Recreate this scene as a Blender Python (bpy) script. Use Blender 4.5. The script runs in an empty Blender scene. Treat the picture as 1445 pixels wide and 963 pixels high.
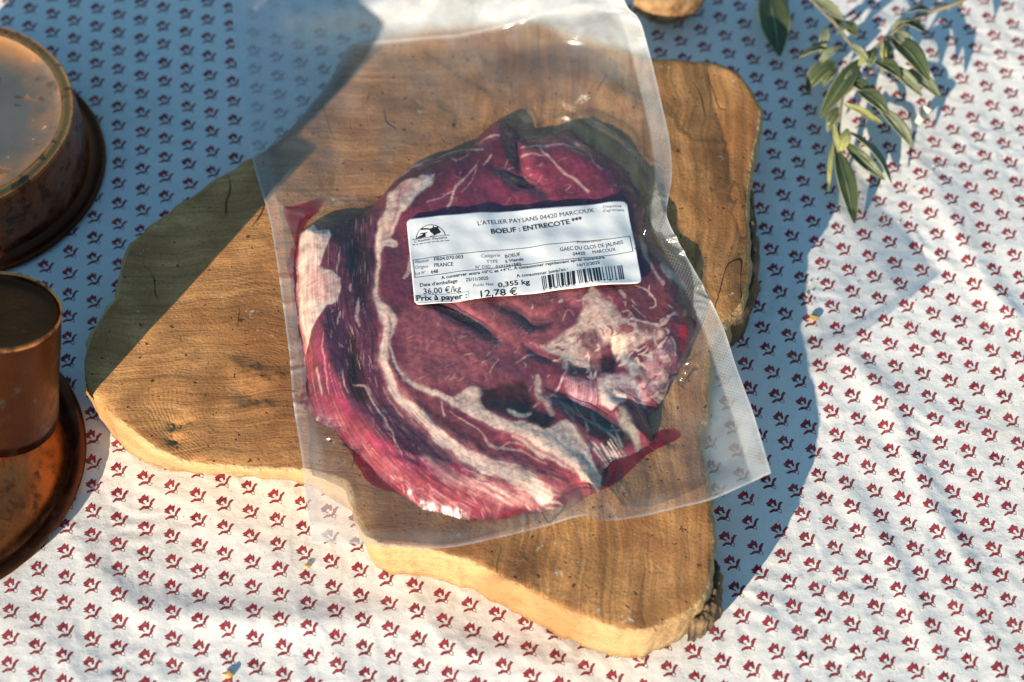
import bpy, bmesh, math, random
import numpy as np
from mathutils import Vector, Matrix
from mathutils.geometry import delaunay_2d_cdt

random.seed(4)
sc = bpy.context.scene
col = sc.collection

# ------------------------------------------------------------------ camera
TH = math.radians(56); FPX = 2976.0; CAMH = 0.808
S_, C_ = math.sin(TH), math.cos(TH)
CAM = np.array([0.0, -CAMH / S_ * C_, CAMH])
cd = bpy.data.cameras.new('camera'); cam = bpy.data.objects.new('camera', cd); col.objects.link(cam)
cam.location = CAM; cam.rotation_euler = (math.pi / 2 - TH, 0, 0)
cd.sensor_width = 36; cd.lens = FPX / 1445 * 36; cd.clip_start = .02; cd.clip_end = 200
cd.dof.use_dof = True; cd.dof.focus_distance = .93; cd.dof.aperture_fstop = 6.0
sc.camera = cam

# ------------------------------------------------------------------ sky and sun
AZ, EL = math.radians(34), math.radians(18)      # the light travels towards AZ (from +Y to +X)
w = bpy.data.worlds.new('World'); sc.world = w; w.use_nodes = True
nt = w.node_tree; nt.nodes.clear()
sky = nt.nodes.new('ShaderNodeTexSky'); sky.sky_type = 'NISHITA'; sky.sun_disc = False
sky.sun_elevation = EL; sky.sun_rotation = math.pi + AZ; sky.ozone_density = 10; sky.air_density = 3; sky.dust_density = .6
bg = nt.nodes.new('ShaderNodeBackground'); bg.inputs[1].default_value = .108
wo = nt.nodes.new('ShaderNodeOutputWorld')
nt.links.new(sky.outputs[0], bg.inputs[0]); nt.links.new(bg.outputs[0], wo.inputs[0])
sd = bpy.data.lights.new('sun', 'SUN'); sd.energy = 5.0; sd.angle = math.radians(.5); sd.color = (1, .85, .66)
sun = bpy.data.objects.new('sun', sd); col.objects.link(sun)
sun.rotation_euler = Vector((math.sin(AZ) * math.cos(EL), math.cos(AZ) * math.cos(EL), -math.sin(EL))).to_track_quat('-Z', 'Y').to_euler()
sc.view_settings.view_transform = 'Standard'; sc.view_settings.look = 'None'
sc.view_settings.exposure = .78; sc.view_settings.gamma = 1; sc.view_settings.use_curve_mapping = False

sc.cycles.max_bounces = 6; sc.cycles.diffuse_bounces = 3; sc.cycles.glossy_bounces = 3; sc.cycles.transmission_bounces = 2; sc.cycles.transparent_max_bounces = 10
sc.cycles.caustics_reflective = False; sc.cycles.caustics_refractive = False

# ------------------------------------------------------------------ helpers
def P(x, y, z=0.0):
    """point of the photograph -> place in the scene on the level z"""
    x = np.asarray(x, float); y = np.asarray(y, float); z = np.asarray(z, float)
    a = (x - 722.5) / FPX; b = -(y - 481.5) / FPX
    dx = a; dy = C_ + b * S_; dz = -S_ + b * C_
    t = (z - CAM[2]) / dz
    return np.stack(np.broadcast_arrays(CAM[0] + dx * t, CAM[1] + dy * t, z + 0 * t), -1)

_perm = {}
def pn(x, y, seed=0):
    if seed not in _perm:
        r = np.random.RandomState(seed + 11); _perm[seed] = (r.permutation(512), r.rand(512) * 6.2832)
    pm, ang = _perm[seed]
    x = np.asarray(x, float); y = np.asarray(y, float)
    xi = np.floor(x).astype(int); yi = np.floor(y).astype(int); xf = x - xi; yf = y - yi
    u = xf**3 * (xf * (xf * 6 - 15) + 10); v = yf**3 * (yf * (yf * 6 - 15) + 10)
    def g(i, j, dx, dy):
        a = ang[pm[(pm[(xi + i) % 512] + yi + j) % 512]]
        return np.cos(a) * dx + np.sin(a) * dy
    n0 = g(0, 0, xf, yf) * (1 - u) + g(1, 0, xf - 1, yf) * u
    n1 = g(0, 1, xf, yf - 1) * (1 - u) + g(1, 1, xf - 1, yf - 1) * u
    return (n0 * (1 - v) + n1 * v) * 1.5
def fbm(x, y, o=4, seed=0, gain=.5):
    s = 0; a = 1
    for i in range(o):
        s = s + a * pn(x * 2**i, y * 2**i, seed + i); a *= gain
    return s
def sstep(a, b, x):
    t = np.clip((x - a) / (b - a), 0, 1); return t * t * (3 - 2 * t)
def seg_dist(X, Y, pts, widths=None):
    """distance to a polyline, and the width there"""
    best = np.full(X.shape, 1e9); wd = np.zeros(X.shape); tt = np.zeros(X.shape)
    n = len(pts) - 1
    for i in range(n):
        ax, ay = pts[i][:2]; bx, by = pts[i + 1][:2]
        L = (bx - ax)**2 + (by - ay)**2 + 1e-12
        t = np.clip(((X - ax) * (bx - ax) + (Y - ay) * (by - ay)) / L, 0, 1)
        d = np.hypot(X - ax - t * (bx - ax), Y - ay - t * (by - ay))
        m = d < best
        best = np.where(m, d, best); tt = np.where(m, (i + t) / n, tt)
        if widths is not None: wd = np.where(m, widths[i] + t * (widths[i + 1] - widths[i]), wd)
    return best, wd, tt
def poly_sd(X, Y, pts):
    """signed distance to a closed polygon, positive inside"""
    d, _, _ = seg_dist(X, Y, list(pts) + [pts[0]])
    ins = np.zeros(X.shape, bool); n = len(pts)
    for i in range(n):
        x0, y0 = pts[i][:2]; x1, y1 = pts[(i + 1) % n][:2]
        if y0 == y1: continue
        c = ((y0 > Y) != (y1 > Y)) & (X < (x1 - x0) * (Y - y0) / (y1 - y0) + x0)
        ins ^= c
    return np.where(ins, d, -d)
def smooth_curve(pts, n, closed=False):
    """Catmull-Rom through pts, resampled at n even steps"""
    p = np.array(pts, float); k = len(p); out = []
    for i in range(k if closed else k - 1):
        if closed: a, b, c, d = p[(i - 1) % k], p[i], p[(i + 1) % k], p[(i + 2) % k]
        else: a, b, c, d = p[max(i - 1, 0)], p[i], p[i + 1], p[min(i + 2, k - 1)]
        for t in np.linspace(0, 1, 14, endpoint=False):
            out.append(.5 * (2 * b + (c - a) * t + (2 * a - 5 * b + 4 * c - d) * t**2 + (3 * b - a - 3 * c + d) * t**3))
    out.append(p[0] if closed else p[-1])
    o = np.array(out); s = np.r_[0, np.cumsum(np.linalg.norm(np.diff(o[:, :2], axis=0), axis=1))]
    q = np.linspace(0, s[-1], n, endpoint=not closed)
    return np.stack([np.interp(q, s, o[:, j]) for j in range(o.shape[1])], -1)

def mesh(name, v, f, smooth=True):
    v = np.asarray(v, float); me = bpy.data.meshes.new(name)
    if isinstance(f, np.ndarray):
        k = f.shape[1]; nf = len(f)
        me.vertices.add(len(v)); me.vertices.foreach_set('co', v.ravel())
        me.loops.add(nf * k); me.loops.foreach_set('vertex_index', f.ravel().astype(np.int32))
        me.polygons.add(nf); me.polygons.foreach_set('loop_start', np.arange(0, nf * k, k, dtype=np.int32))
        me.polygons.foreach_set('loop_total', np.full(nf, k, np.int32))
        me.update(calc_edges=True); me.validate()
    else:
        me.from_pydata([tuple(a) for a in v], [], [tuple(int(i) for i in q) for q in f]); me.update()
    if smooth: me.polygons.foreach_set('use_smooth', np.ones(len(me.polygons), bool))
    return me
def obj(name, me, mats, parent=None, label=None, cat=None, group=None, kind=None, loc=None):
    o = bpy.data.objects.new(name, me); col.objects.link(o)
    if me is not None:
        for m in (mats if isinstance(mats, (list, tuple)) else [mats]): me.materials.append(m)
    if parent: o.parent = parent
    if label: o['label'] = label
    if cat: o['category'] = cat
    if group: o['group'] = group
    if kind: o['kind'] = kind
    if loc is not None: o.location = loc
    return o
def grid_faces(nx, ny, mask=None):
    i = np.arange((ny - 1) * nx).reshape(ny - 1, nx)[:, :-1]
    f = np.stack([i, i + 1, i + 1 + nx, i + nx], -1).reshape(-1, 4)
    if mask is not None: f = f[mask.ravel()[f].all(1)]
    return f
def compact(v, f):
    u, inv = np.unique(f, return_inverse=True)
    return v[u], inv.reshape(f.shape), u
def float_attr(me, name, a):
    at = me.attributes.new(name, 'FLOAT', 'POINT'); at.data.foreach_set('value', np.asarray(a, np.float32))
def color_attr(me, name, c):
    at = me.attributes.new(name, 'FLOAT_COLOR', 'POINT')
    at.data.foreach_set('color', np.c_[c, np.ones(len(c))].astype(np.float32).ravel())
def fill(outline, step, jit=.25, seed=1):
    """triangulated sheet inside an outline: boundary points first, then interior points"""
    o = np.asarray(outline)[:, :2]; n = len(o)
    x0, y0 = o.min(0); x1, y1 = o.max(0)
    gx, gy = np.meshgrid(np.arange(x0, x1, step), np.arange(y0, y1, step))
    r = np.random.RandomState(seed)
    gx = gx + (r.rand(*gx.shape) - .5) * step * jit; gy = gy + (r.rand(*gy.shape) - .5) * step * jit
    s = poly_sd(gx, gy, o.tolist()); k = s > step * .55
    pts = np.r_[o, np.c_[gx[k], gy[k]]]
    vo, _, fo, _, _, _ = delaunay_2d_cdt([Vector(p) for p in pts], [(i, (i + 1) % n) for i in range(n)], [], 1, 1e-9)
    return np.array([(a.x, a.y) for a in vo]), np.array([list(t) for t in fo], int)
def lathe(name, prof, mat, parent, seg=96, wob=0.0, seed=0, closed_top=False, closed_bot=False, smooth=True):
    prof = np.array(prof, float); n = len(prof); a = np.linspace(0, 2 * math.pi, seg, endpoint=False)
    A, R = np.meshgrid(a, prof[:, 0]); Z = np.repeat(prof[:, 1][:, None], seg, 1)
    if wob: R = R + wob * pn(np.cos(A) * 1.7 + 5, np.sin(A) * 1.7 + Z * 60, seed); Z = Z + wob * .5 * pn(np.cos(A) * 2 + 9, np.sin(A) * 2 + R * 40, seed + 1)
    v = np.stack([R * np.cos(A), R * np.sin(A), Z], -1).reshape(-1, 3)
    f = []
    for i in range(n - 1):
        for j in range(seg):
            k = (j + 1) % seg; f.append((i * seg + j, i * seg + k, (i + 1) * seg + k, (i + 1) * seg + j))
    if closed_top: f.append([(n - 1) * seg + j for j in range(seg)])
    if closed_bot: f.append([seg - 1 - j for j in range(seg)])
    return obj(name, mesh(name, v, f, smooth), mat, parent)

# ------------------------------------------------------------------ material helpers
class NB:
    def __init__(s, name):
        s.m = bpy.data.materials.new(name); s.m.use_nodes = True; s.t = s.m.node_tree; s.t.nodes.clear()
        s.out = s.n('ShaderNodeOutputMaterial')
    def n(s, typ, **kw):
        x = s.t.nodes.new(typ)
        for k, v in kw.items(): setattr(x, k, v)
        return x
    def set(s, sock, v):
        if isinstance(v, bpy.types.NodeSocket): s.t.links.new(v, sock)
        elif v is not None: sock.default_value = v
    def math(s, op, a, b=None, c=None, clamp=False):
        x = s.n('ShaderNodeMath', operation=op, use_clamp=clamp); s.set(x.inputs[0], a); s.set(x.inputs[1], b)
        if c is not None: s.set(x.inputs[2], c)
        return x.outputs[0]
    def vmath(s, op, a, b=None):
        x = s.n('ShaderNodeVectorMath', operation=op); s.set(x.inputs[0], a); s.set(x.inputs[1], b)
        return x.outputs['Value'] if op in ('DOT_PRODUCT', 'LENGTH', 'DISTANCE') else x.outputs[0]
    def mix(s, fac, a, b, blend='MIX'):
        x = s.n('ShaderNodeMix', data_type='RGBA', blend_type=blend)
        s.set(x.inputs[0], fac); s.set(x.inputs[6], a if not isinstance(a, tuple) else (*a[:3], 1)); s.set(x.inputs[7], b if not isinstance(b, tuple) else (*b[:3], 1))
        return x.outputs[2]
    def noise(s, vec, scale, detail=3, rough=.5, dist=0, out=0):
        x = s.n('ShaderNodeTexNoise'); s.set(x.inputs['Vector'], vec); x.inputs['Scale'].default_value = scale
        x.inputs['Detail'].default_value = detail; x.inputs['Roughness'].default_value = rough; x.inputs['Distortion'].default_value = dist
        return x.outputs[out]
    def vor(s, vec, scale, feature='F1', out=0):
        x = s.n('ShaderNodeTexVoronoi', feature=feature); s.set(x.inputs['Vector'], vec); x.inputs['Scale'].default_value = scale
        return x.outputs[out]
    def ramp(s, fac, stops):
        x = s.n('ShaderNodeValToRGB'); s.set(x.inputs[0], fac); e = x.color_ramp.elements
        while len(e) < len(stops): e.new(.5)
        for q, (p, c) in zip(e, stops): q.position = p; q.color = (*c, 1) if len(c) == 3 else c
        return x.outputs[0]
    def rng(s, v, a, b, c=0., d=1.):
        x = s.n('ShaderNodeMapRange'); s.set(x.inputs[0], v)
        for i, q in enumerate((a, b, c, d)): x.inputs[i + 1].default_value = q
        return x.outputs[0]
    def bump(s, h, dist, strength=1, nrm=None):
        x = s.n('ShaderNodeBump'); x.inputs['Strength'].default_value = strength; x.inputs['Distance'].default_value = dist
        s.set(x.inputs['Height'], h); s.set(x.inputs['Normal'], nrm); return x.outputs[0]
    def obj(s): return s.n('ShaderNodeTexCoord').outputs['Object']
    def map(s, vec, scale=(1, 1, 1), rot=(0, 0, 0), loc=(0, 0, 0)):
        x = s.n('ShaderNodeMapping'); s.set(x.inputs[0], vec); x.inputs['Scale'].default_value = scale
        x.inputs['Rotation'].default_value = rot; x.inputs['Location'].default_value = loc; return x.outputs[0]
    def attr(s, name, out='Fac'):
        x = s.n('ShaderNodeAttribute'); x.attribute_name = name; return x.outputs[out]
    def pbr(s, color, rough=.5, metal=0, nrm=None, **kw):
        x = s.n('ShaderNodeBsdfPrincipled')
        s.set(x.inputs['Base Color'], color if not isinstance(color, tuple) else (*color[:3], 1)); s.set(x.inputs['Roughness'], rough); s.set(x.inputs['Metallic'], metal)
        s.set(x.inputs['Normal'], nrm)
        for k, v in kw.items(): s.set(x.inputs[k.replace('_', ' ')], v)
        return x.outputs[0]
    def done(s, sh):
        s.t.links.new(sh, s.out.inputs[0]); return s.m

def simple(name, color, rough=.6, **kw):
    b = NB(name); return b.done(b.pbr(color, rough, **kw))

# ---- printed cotton
def mat_cloth():
    b = NB('printed_cotton'); co = b.obj()
    wv = b.noise(co, 60, 2, out=1); wv = b.vmath('SUBTRACT', wv, (.5, .5, .5)); wv = b.vmath('MULTIPLY', wv, (.0016, .0016, 0))
    p = b.vmath('MULTIPLY', b.vmath('ADD', co, wv), (1000, 1000, 0))          # millimetres
    r = (11.95, -4.2); c = (1.3, -12.4); det = r[0] * c[1] - r[1] * c[0]
    o0 = P(167, 766)[:2] * 1000
    pr = b.vmath('SUBTRACT', p, (float(o0[0]), float(o0[1]), 0))
    a = b.vmath('DOT_PRODUCT', pr, (c[1] / det, -c[0] / det, 0)); q = b.vmath('DOT_PRODUCT', pr, (-r[1] / det, r[0] / det, 0))
    fa = b.math('FLOOR', b.math('ADD', a, .5)); fq = b.math('FLOOR', b.math('ADD', q, .5))
    la = b.math('SUBTRACT', a, fa); lq = b.math('SUBTRACT', q, fq)
    cell = b.n('ShaderNodeCombineXYZ'); b.set(cell.inputs[0], fa); b.set(cell.inputs[1], fq)
    wn = b.n('ShaderNodeTexWhiteNoise', noise_dimensions='2D'); b.set(wn.inputs['Vector'], cell.outputs[0])
    rnd = wn.outputs['Color']
    lx = b.math('ADD', b.math('MULTIPLY', la, r[0]), b.math('MULTIPLY', lq, c[0]))
    ly = b.math('ADD', b.math('MULTIPLY', la, r[1]), b.math('MULTIPLY', lq, c[1]))
    cx = b.n('ShaderNodeCombineXYZ'); b.set(cx.inputs[0], lx); b.set(cx.inputs[1], ly)
    jit = b.vmath('MULTIPLY', b.vmath('SUBTRACT', rnd, (.5, .5, .5)), (.5, .5, 0))
    rag = b.vmath('MULTIPLY', b.vmath('SUBTRACT', b.noise(co, 900, 2, out=1), (.5, .5, .5)), (.9, .9, 0))
    L = b.vmath('MULTIPLY', b.vmath('ADD', b.vmath('ADD', cx.outputs[0], jit), rag), (1.06, 1.06, 0))
    def conv(pts):
        k = [((x - 820) * .030, -(y - 470) * .0335) for x, y in pts]
        A = sum(k[i][0] * k[(i + 1) % len(k)][1] - k[(i + 1) % len(k)][0] * k[i][1] for i in range(len(k)))
        if A < 0: k = k[::-1]
        res = None
        for i in range(len(k)):
            (x0, y0), (x1, y1) = k[i], k[(i + 1) % len(k)]; nx, ny = -(y1 - y0), x1 - x0; l = math.hypot(nx, ny); nx /= l; ny /= l
            d = b.math('SUBTRACT', b.vmath('DOT_PRODUCT', L, (nx, ny, 0)), nx * x0 + ny * y0)
            res = d if res is None else b.math('MINIMUM', res, d)
        return res
    def union(*s):
        x = s[0]
        for y in s[1:]: x = b.math('MAXIMUM', x, y)
        return x
    head = union(conv([(700, 474), (735, 462), (785, 458), (822, 512)]), conv([(694, 436), (760, 398), (800, 470), (728, 466)]),
                 conv([(742, 408), (792, 348), (826, 400), (800, 470)]), conv([(812, 394), (852, 366), (866, 472), (835, 478), (790, 450)]))
    hole = b.math('SUBTRACT', b.vmath('DISTANCE', L, ((806 - 820) * .03, -(464 - 470) * .0335, 0)), .85)
    hole2 = conv([(800, 455), (840, 478), (828, 520), (806, 500)])
    head = b.math('MINIMUM', b.math('MINIMUM', head, hole), b.math('MULTIPLY', hole2, -1))
    stem = union(conv([(930, 412), (962, 420), (925, 470), (893, 462)]), conv([(893, 460), (926, 468), (908, 535), (880, 532)]),
                 conv([(740, 580), (752, 594), (808, 566), (795, 535)]), conv([(795, 535), (882, 530), (880, 566), (806, 567)]))
    stem = b.math('ADD', stem, .10)
    sq = conv([(874, 532), (936, 545), (932, 600), (872, 580)])
    ring = b.math('MINIMUM', sq, b.math('SUBTRACT', .30, sq))
    ink = union(head, stem)
    inkm = b.rng(ink, -.13, -.01); core = b.rng(ink, .08, .30)
    wear = b.rng(b.noise(co, 420, 3), .3, .75, .0, 1)
    vary = b.n('ShaderNodeSeparateXYZ'); b.set(vary.inputs[0], rnd)
    red = b.mix(vary.outputs[2], (.22, .012, .034), (.36, .026, .044)); red = b.mix(b.math('MULTIPLY', wear, .45), red, (.58, .16, .16))
    inkc = b.mix(core, (.13, .012, .02), red)
    thr = b.noise(b.map(co, (3000, 420, 1)), 1, 2); thr2 = b.noise(b.map(co, (420, 3000, 1)), 1, 2)
    weave = b.math('ADD', thr, thr2)
    stain = b.rng(b.noise(co, 12, 5, .65), .50, .66)
    base = b.mix(b.rng(weave, .6, 1.4), (.72, .71, .69), (.86, .85, .83)); base = b.mix(b.math('MULTIPLY', stain, .35), base, (.72, .66, .58))
    spk = b.rng(b.noise(co, 1100, 2), .66, .72); base = b.mix(b.math('MULTIPLY', spk, .5), base, (.4, .36, .3))
    c1 = b.mix(inkm, base, inkc)
    c1 = b.mix(b.math('MULTIPLY', b.rng(ring, -.08, .05), .85), c1, (.12, .045, .03))
    lin = b.noise(co, 330, 5, .68)
    hgt = b.math('ADD', b.math('MULTIPLY', weave, .25), b.math('MULTIPLY', lin, 1.2))
    nrm = b.bump(hgt, .00042, .6)
    return b.done(b.pbr(c1, .85, nrm=nrm, Specular_IOR_Level=.15))

# ---- wood
def mat_wood(side=False):
    b = NB('olive_wood_edge' if side else 'olive_wood_face'); co = b.obj()
    wp = b.vmath('ADD', co, b.vmath('MULTIPLY', b.vmath('SUBTRACT', b.noise(co, 11, 3, out=1), (.5, .5, .5)), (.05, .05, 0)))
    ctr = P(330, 560, .03)
    d = b.vmath('LENGTH', b.vmath('MULTIPLY', b.vmath('SUBTRACT', wp, (float(ctr[0]), float(ctr[1]), 0)), (1, 1, 0)))
    if side:
        g = b.noise(b.map(co, (60, 60, 320)), 1, 4, .6); g2 = b.noise(co, 25, 3)
        c = b.mix(g, (.42, .26, .11), (.60, .41, .205)); c = b.mix(b.rng(g2, .48, .66, 0, .7), c, (.36, .17, .06)); c = b.mix(b.rng(b.noise(co, 95, 5, .7), .56, .68, 0, .6), c, (.26, .14, .07))
        band = b.noise(b.map(co, (400, 400, 900)), 1, 2)
        n = b.bump(b.math('ADD', b.math('ADD', g, band), b.math('MULTIPLY', g2, 2)), .0014, .9)
        return b.done(b.pbr(c, .6, nrm=n, Specular_IOR_Level=.3))
    rings2 = b.math('MULTIPLY', b.math('SINE', b.math('ADD', b.math('MULTIPLY', d, 4300), b.math('MULTIPLY', b.noise(co, 45, 4, .6), 26))), b.rng(b.noise(co, 30, 3), .44, .58))
    bands = b.math('SINE', b.math('ADD', b.math('MULTIPLY', d, 260), b.math('MULTIPLY', b.noise(wp, 22, 4, .6), 7)))
    big = b.noise(wp, 14, 4, .6); med = b.noise(wp, 45, 5, .65); fine = b.noise(co, 700, 3, .6)
    wq = b.vmath('ADD', co, b.vmath('MULTIPLY', b.vmath('SUBTRACT', b.noise(co, 18, 2, out=1), (.5, .5, .5)), (.022, .022, 0)))
    gr = b.noise(b.map(wq, (210, 9, 10), (0, 0, .14)), 1, 6, .7, .4)
    xs = b.n('ShaderNodeSeparateXYZ'); b.set(xs.inputs[0], co)
    rightm = b.rng(b.math('ADD', xs.outputs[0], b.math('MULTIPLY', b.noise(co, 16, 3), .10)), -.02, .06)
    c = b.ramp(big, [(.30, (.28, .102, .037)), (.43, (.50, .218, .078)), (.55, (.72, .355, .130)), (.70, (.44, .180, .062))])
    c = b.mix(b.math('MULTIPLY', b.rng(bands, -.2, 1), .38), c, (.28, .12, .04))
    c = b.mix(b.math('MULTIPLY', b.rng(med, .5, .68), .5), c, (.22, .095, .034))
    c = b.mix(b.math('MULTIPLY', rightm, b.rng(gr, .40, .66, 0, .85)), c, (.19, .085, .032))
    hg = b.noise(b.map(wq, (14, 330, 10), (0, 0, -.35)), 1, 6, .72, .5); leftm = b.math('SUBTRACT', 1, rightm); c = b.mix(b.math('MULTIPLY', leftm, b.rng(hg, .44, .68, 0, .7)), c, (.23, .095, .034))
    pt = b.rng(b.vmath('DISTANCE', wp, tuple(float(t) for t in P(372, 500, .03))), .014, .036, 1, 0); c = b.mix(b.math('MULTIPLY', pt, .7), c, (.25, .10, .034))
    kn = b.rng(b.vmath('DISTANCE', wp, tuple(float(t) for t in P(735, 800, .03))), .004, .022, 1, 0); c = b.mix(b.math('MULTIPLY', kn, .6), c, (.16, .065, .025))
    c = b.mix(b.math('MULTIPLY', b.rng(rings2, .2, 1), .12), c, (.2, .09, .033))
    c = b.mix(b.math('MULTIPLY', b.rng(fine, .46, .7), .4), c, (.16, .075, .028))
    ck = b.math('ABSOLUTE', b.math('SUBTRACT', b.noise(b.map(wq, (1, .3, 1)), 26, 2, .5), .5)); crack = b.math('MULTIPLY', b.rng(ck, .005, .001), b.rng(b.noise(co, 24, 2), .57, .62))
    c = b.mix(b.math('MULTIPLY', crack, .85), c, (.05, .025, .013))
    dust = b.math('MULTIPLY', b.rng(b.noise(co, 150, 4, .75), .64, .69), b.rng(b.noise(co, 22, 2), .52, .60))
    c = b.mix(b.math('MULTIPLY', dust, .8), c, (.74, .66, .52))
    pit = b.rng(b.noise(co, 300, 2, .5), .68, .72)
    c = b.mix(b.math('MULTIPLY', pit, .85), c, (.035, .02, .012))
    area = b.rng(b.vmath('DISTANCE', co, tuple(float(t) for t in P(290, 520, .03))), .03, .10, 1, .12)
    saw = b.math('MULTIPLY', b.math('MULTIPLY', rings2, area), .07)
    h = b.math('ADD', b.math('ADD', saw, b.math('MULTIPLY', med, 1.3)), b.math('ADD', b.math('MULTIPLY', fine, .55), b.math('MULTIPLY', pit, -1.8)))
    h = b.math('ADD', h, b.math('ADD', b.math('MULTIPLY', b.math('MULTIPLY', gr, rightm), .9), b.math('ADD', b.math('MULTIPLY', crack, -1.6), b.math('MULTIPLY', b.math('MULTIPLY', hg, leftm), 1.0))))
    return b.done(b.pbr(c, .62, nrm=b.bump(h, .0007, .75), Specular_IOR_Level=.3))

def mat_bark():
    b = NB('bark'); co = b.obj(); n = b.noise(co, 90, 5, .7); m = b.noise(b.map(co, (90, 90, 20)), 1, 4)
    c = b.ramp(n, [(.3, (.03, .022, .016)), (.5, (.12, .075, .04)), (.7, (.28, .18, .09))])
    return b.done(b.pbr(c, .9, nrm=b.bump(b.math('ADD', n, m), .003, .9)))

# ---- metal
def mat_copper(name, hammered=False, dark=.5, rough=.3, tint=(.62, .235, .10)):
    b = NB(name); co = b.obj()
    n1 = b.noise(co, 28, 5, .65); n2 = b.noise(co, 160, 4, .6); scr = b.noise(b.map(co, (600, 600, 40)), 1, 3)
    c = b.mix(b.rng(n1, .35, .35 + dark), tint, (.07, .026, .014)); c = b.mix(b.rng(n2, .54, .64, 0, .75), c, (.10, .045, .03))
    sp = b.rng(b.noise(co, 90, 3, .5), .63, .66); c = b.mix(b.math('MULTIPLY', sp, .7), c, (.10, .09, .06))
    h = b.math('ADD', b.math('MULTIPLY', n2, .25), b.math('MULTIPLY', scr, .12))
    if hammered:
        v = b.vor(b.map(co, (1, 1, 1)), 95, 'SMOOTH_F1'); h = b.math('ADD', h, b.math('MULTIPLY', b.math('MULTIPLY', v, v), 2.4))
    ro = b.rng(n2, .3, .7, rough, rough + .25)
    return b.done(b.pbr(c, ro, 1.0, nrm=b.bump(h, .0012, .7)))
def mat_tin():
    b = NB('worn_tin'); co = b.obj(); n = b.noise(co, 30, 5, .6); n2 = b.noise(co, 55, 4, .6)
    c = b.mix(n, (.075, .076, .074), (.155, .156, .15)); c = b.mix(b.rng(n2, .60, .63), c, (.40, .17, .07))
    c = b.mix(b.rng(b.noise(co, 110, 3), .62, .65), c, (.06, .055, .05))
    c = b.mix(b.rng(b.noise(co, 240, 2), .73, .75), c, (.85, .8, .72))
    r = b.vmath('LENGTH', b.vmath('MULTIPLY', co, (1, 1, 0)))
    c = b.mix(b.math('MULTIPLY', b.rng(r, .036, .048), b.rng(n, .3, .6)), c, (.42, .2, .08))
    return b.done(b.pbr(c, .6, .1, nrm=b.bump(n, .001, .4)))

M_cloth = mat_cloth(); M_wood = mat_wood(); M_side = mat_wood(True); M_bark = mat_bark()
M_cop_h = mat_copper('hammered_copper', True, .75, .22, (.66, .20, .095)); M_cop = mat_copper('aged_copper', False, .5, .3, (.62, .215, .078)); M_cop_b = mat_copper('bright_copper_edge', False, 1.2, .18, (.95, .37, .13))
M_cop_d = mat_copper('brown_copper', False, .35, .26, (.115, .038, .016)); M_tin = mat_tin()

# ------------------------------------------------------------------ table and cloth
def axis(lo, a, c, hi, st, big):
    return np.r_[np.arange(lo, a, big), np.arange(a, c, st), np.arange(c, hi + 1e-6, big)]
gx = axis(-.72, -.29, .29, .72, .0013, .01); gy = axis(-.50, -.20, .25, .75, .0013, .01)
X, Y = np.meshgrid(gx, gy)
def cloth_h(X, Y):
    wx = X + .012 * fbm(X * 14, Y * 14, 2, 3); wy = Y + .012 * fbm(X * 14, Y * 14, 2, 8)
    a = math.radians(-52); u = wx * math.cos(a) + wy * math.sin(a); v = -wx * math.sin(a) + wy * math.cos(a)
    r1 = 1 - np.abs(pn(u * 6 + 3, v * 12, 21)) * 2
    r2 = 1 - np.abs(pn(u * 22, v * 48, 25)) * 2
    h = .0015 * fbm(X * 9, Y * 9, 2, 31) + .0009 * np.clip(r1, 0, 1)**2 + .00006 * np.clip(r2, 0, 1)**2
    h = h + .00022 * fbm(u * 45, v * 60, 3, 35) + .000035 * fbm(X * 260, Y * 260, 3, 41)
    cr = np.abs(pn(wx * 95, wy * 95, 45)) + .6 * np.abs(pn(wx * 190 + 7, wy * 190, 46)); h = h + .00078 * (.5 - cr) * (.6 + .5 * pn(X * 20, Y * 20, 47))
    # folds read off the photograph
    for pts, wd, hh in [([(150, 850), (260, 868), (420, 880), (600, 872)], .0075, .0017), ([(1170, 470), (1250, 560), (1320, 720), (1390, 830)], .006, .0015),
                        ([(1300, 240), (1370, 360), (1445, 470)], .006, .0013), ([(1180, 660), (1260, 790), (1340, 960)], .006, .0011),
                        ([(70, 700), (130, 800), (230, 900)], .006, .0008), ([(560, 900), (720, 925), (860, 950)], .007, .0008)]:
        w_ = P([p[0] for p in pts], [p[1] for p in pts]); d, _, t = seg_dist(X, Y, w_[:, :2].tolist())
        h = h + hh * np.exp(-(d / wd)**2) * np.sin(np.clip(t, .03, .97) * math.pi)**.5
    return h
Z = cloth_h(X, Y) - .0012
bx = np.abs(X) - .34; by = np.abs(Y) - .3
V = np.stack([X, Y, Z], -1).reshape(-1, 3)
cl = obj('tablecloth', mesh('tablecloth', V, grid_faces(len(gx), len(gy))), M_cloth, label='white cotton tablecloth printed with small red flowers in rows', cat='tablecloth')
v = [(sx * .71, y, z) for z in (-.034, -.006) for sx, y in ((-1, -.49), (1, -.49), (1, .74), (-1, .74))]
obj('table', mesh('table', [(a if i % 4 in (0, 3) else a, b_, c) for i, (a, b_, c) in enumerate(v)], [(3, 2, 1, 0), (4, 5, 6, 7), (0, 1, 5, 4), (1, 2, 6, 5), (2, 3, 7, 6), (3, 0, 4, 7)], False), simple('table_wood', (.2, .12, .07)), kind='structure')

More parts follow.
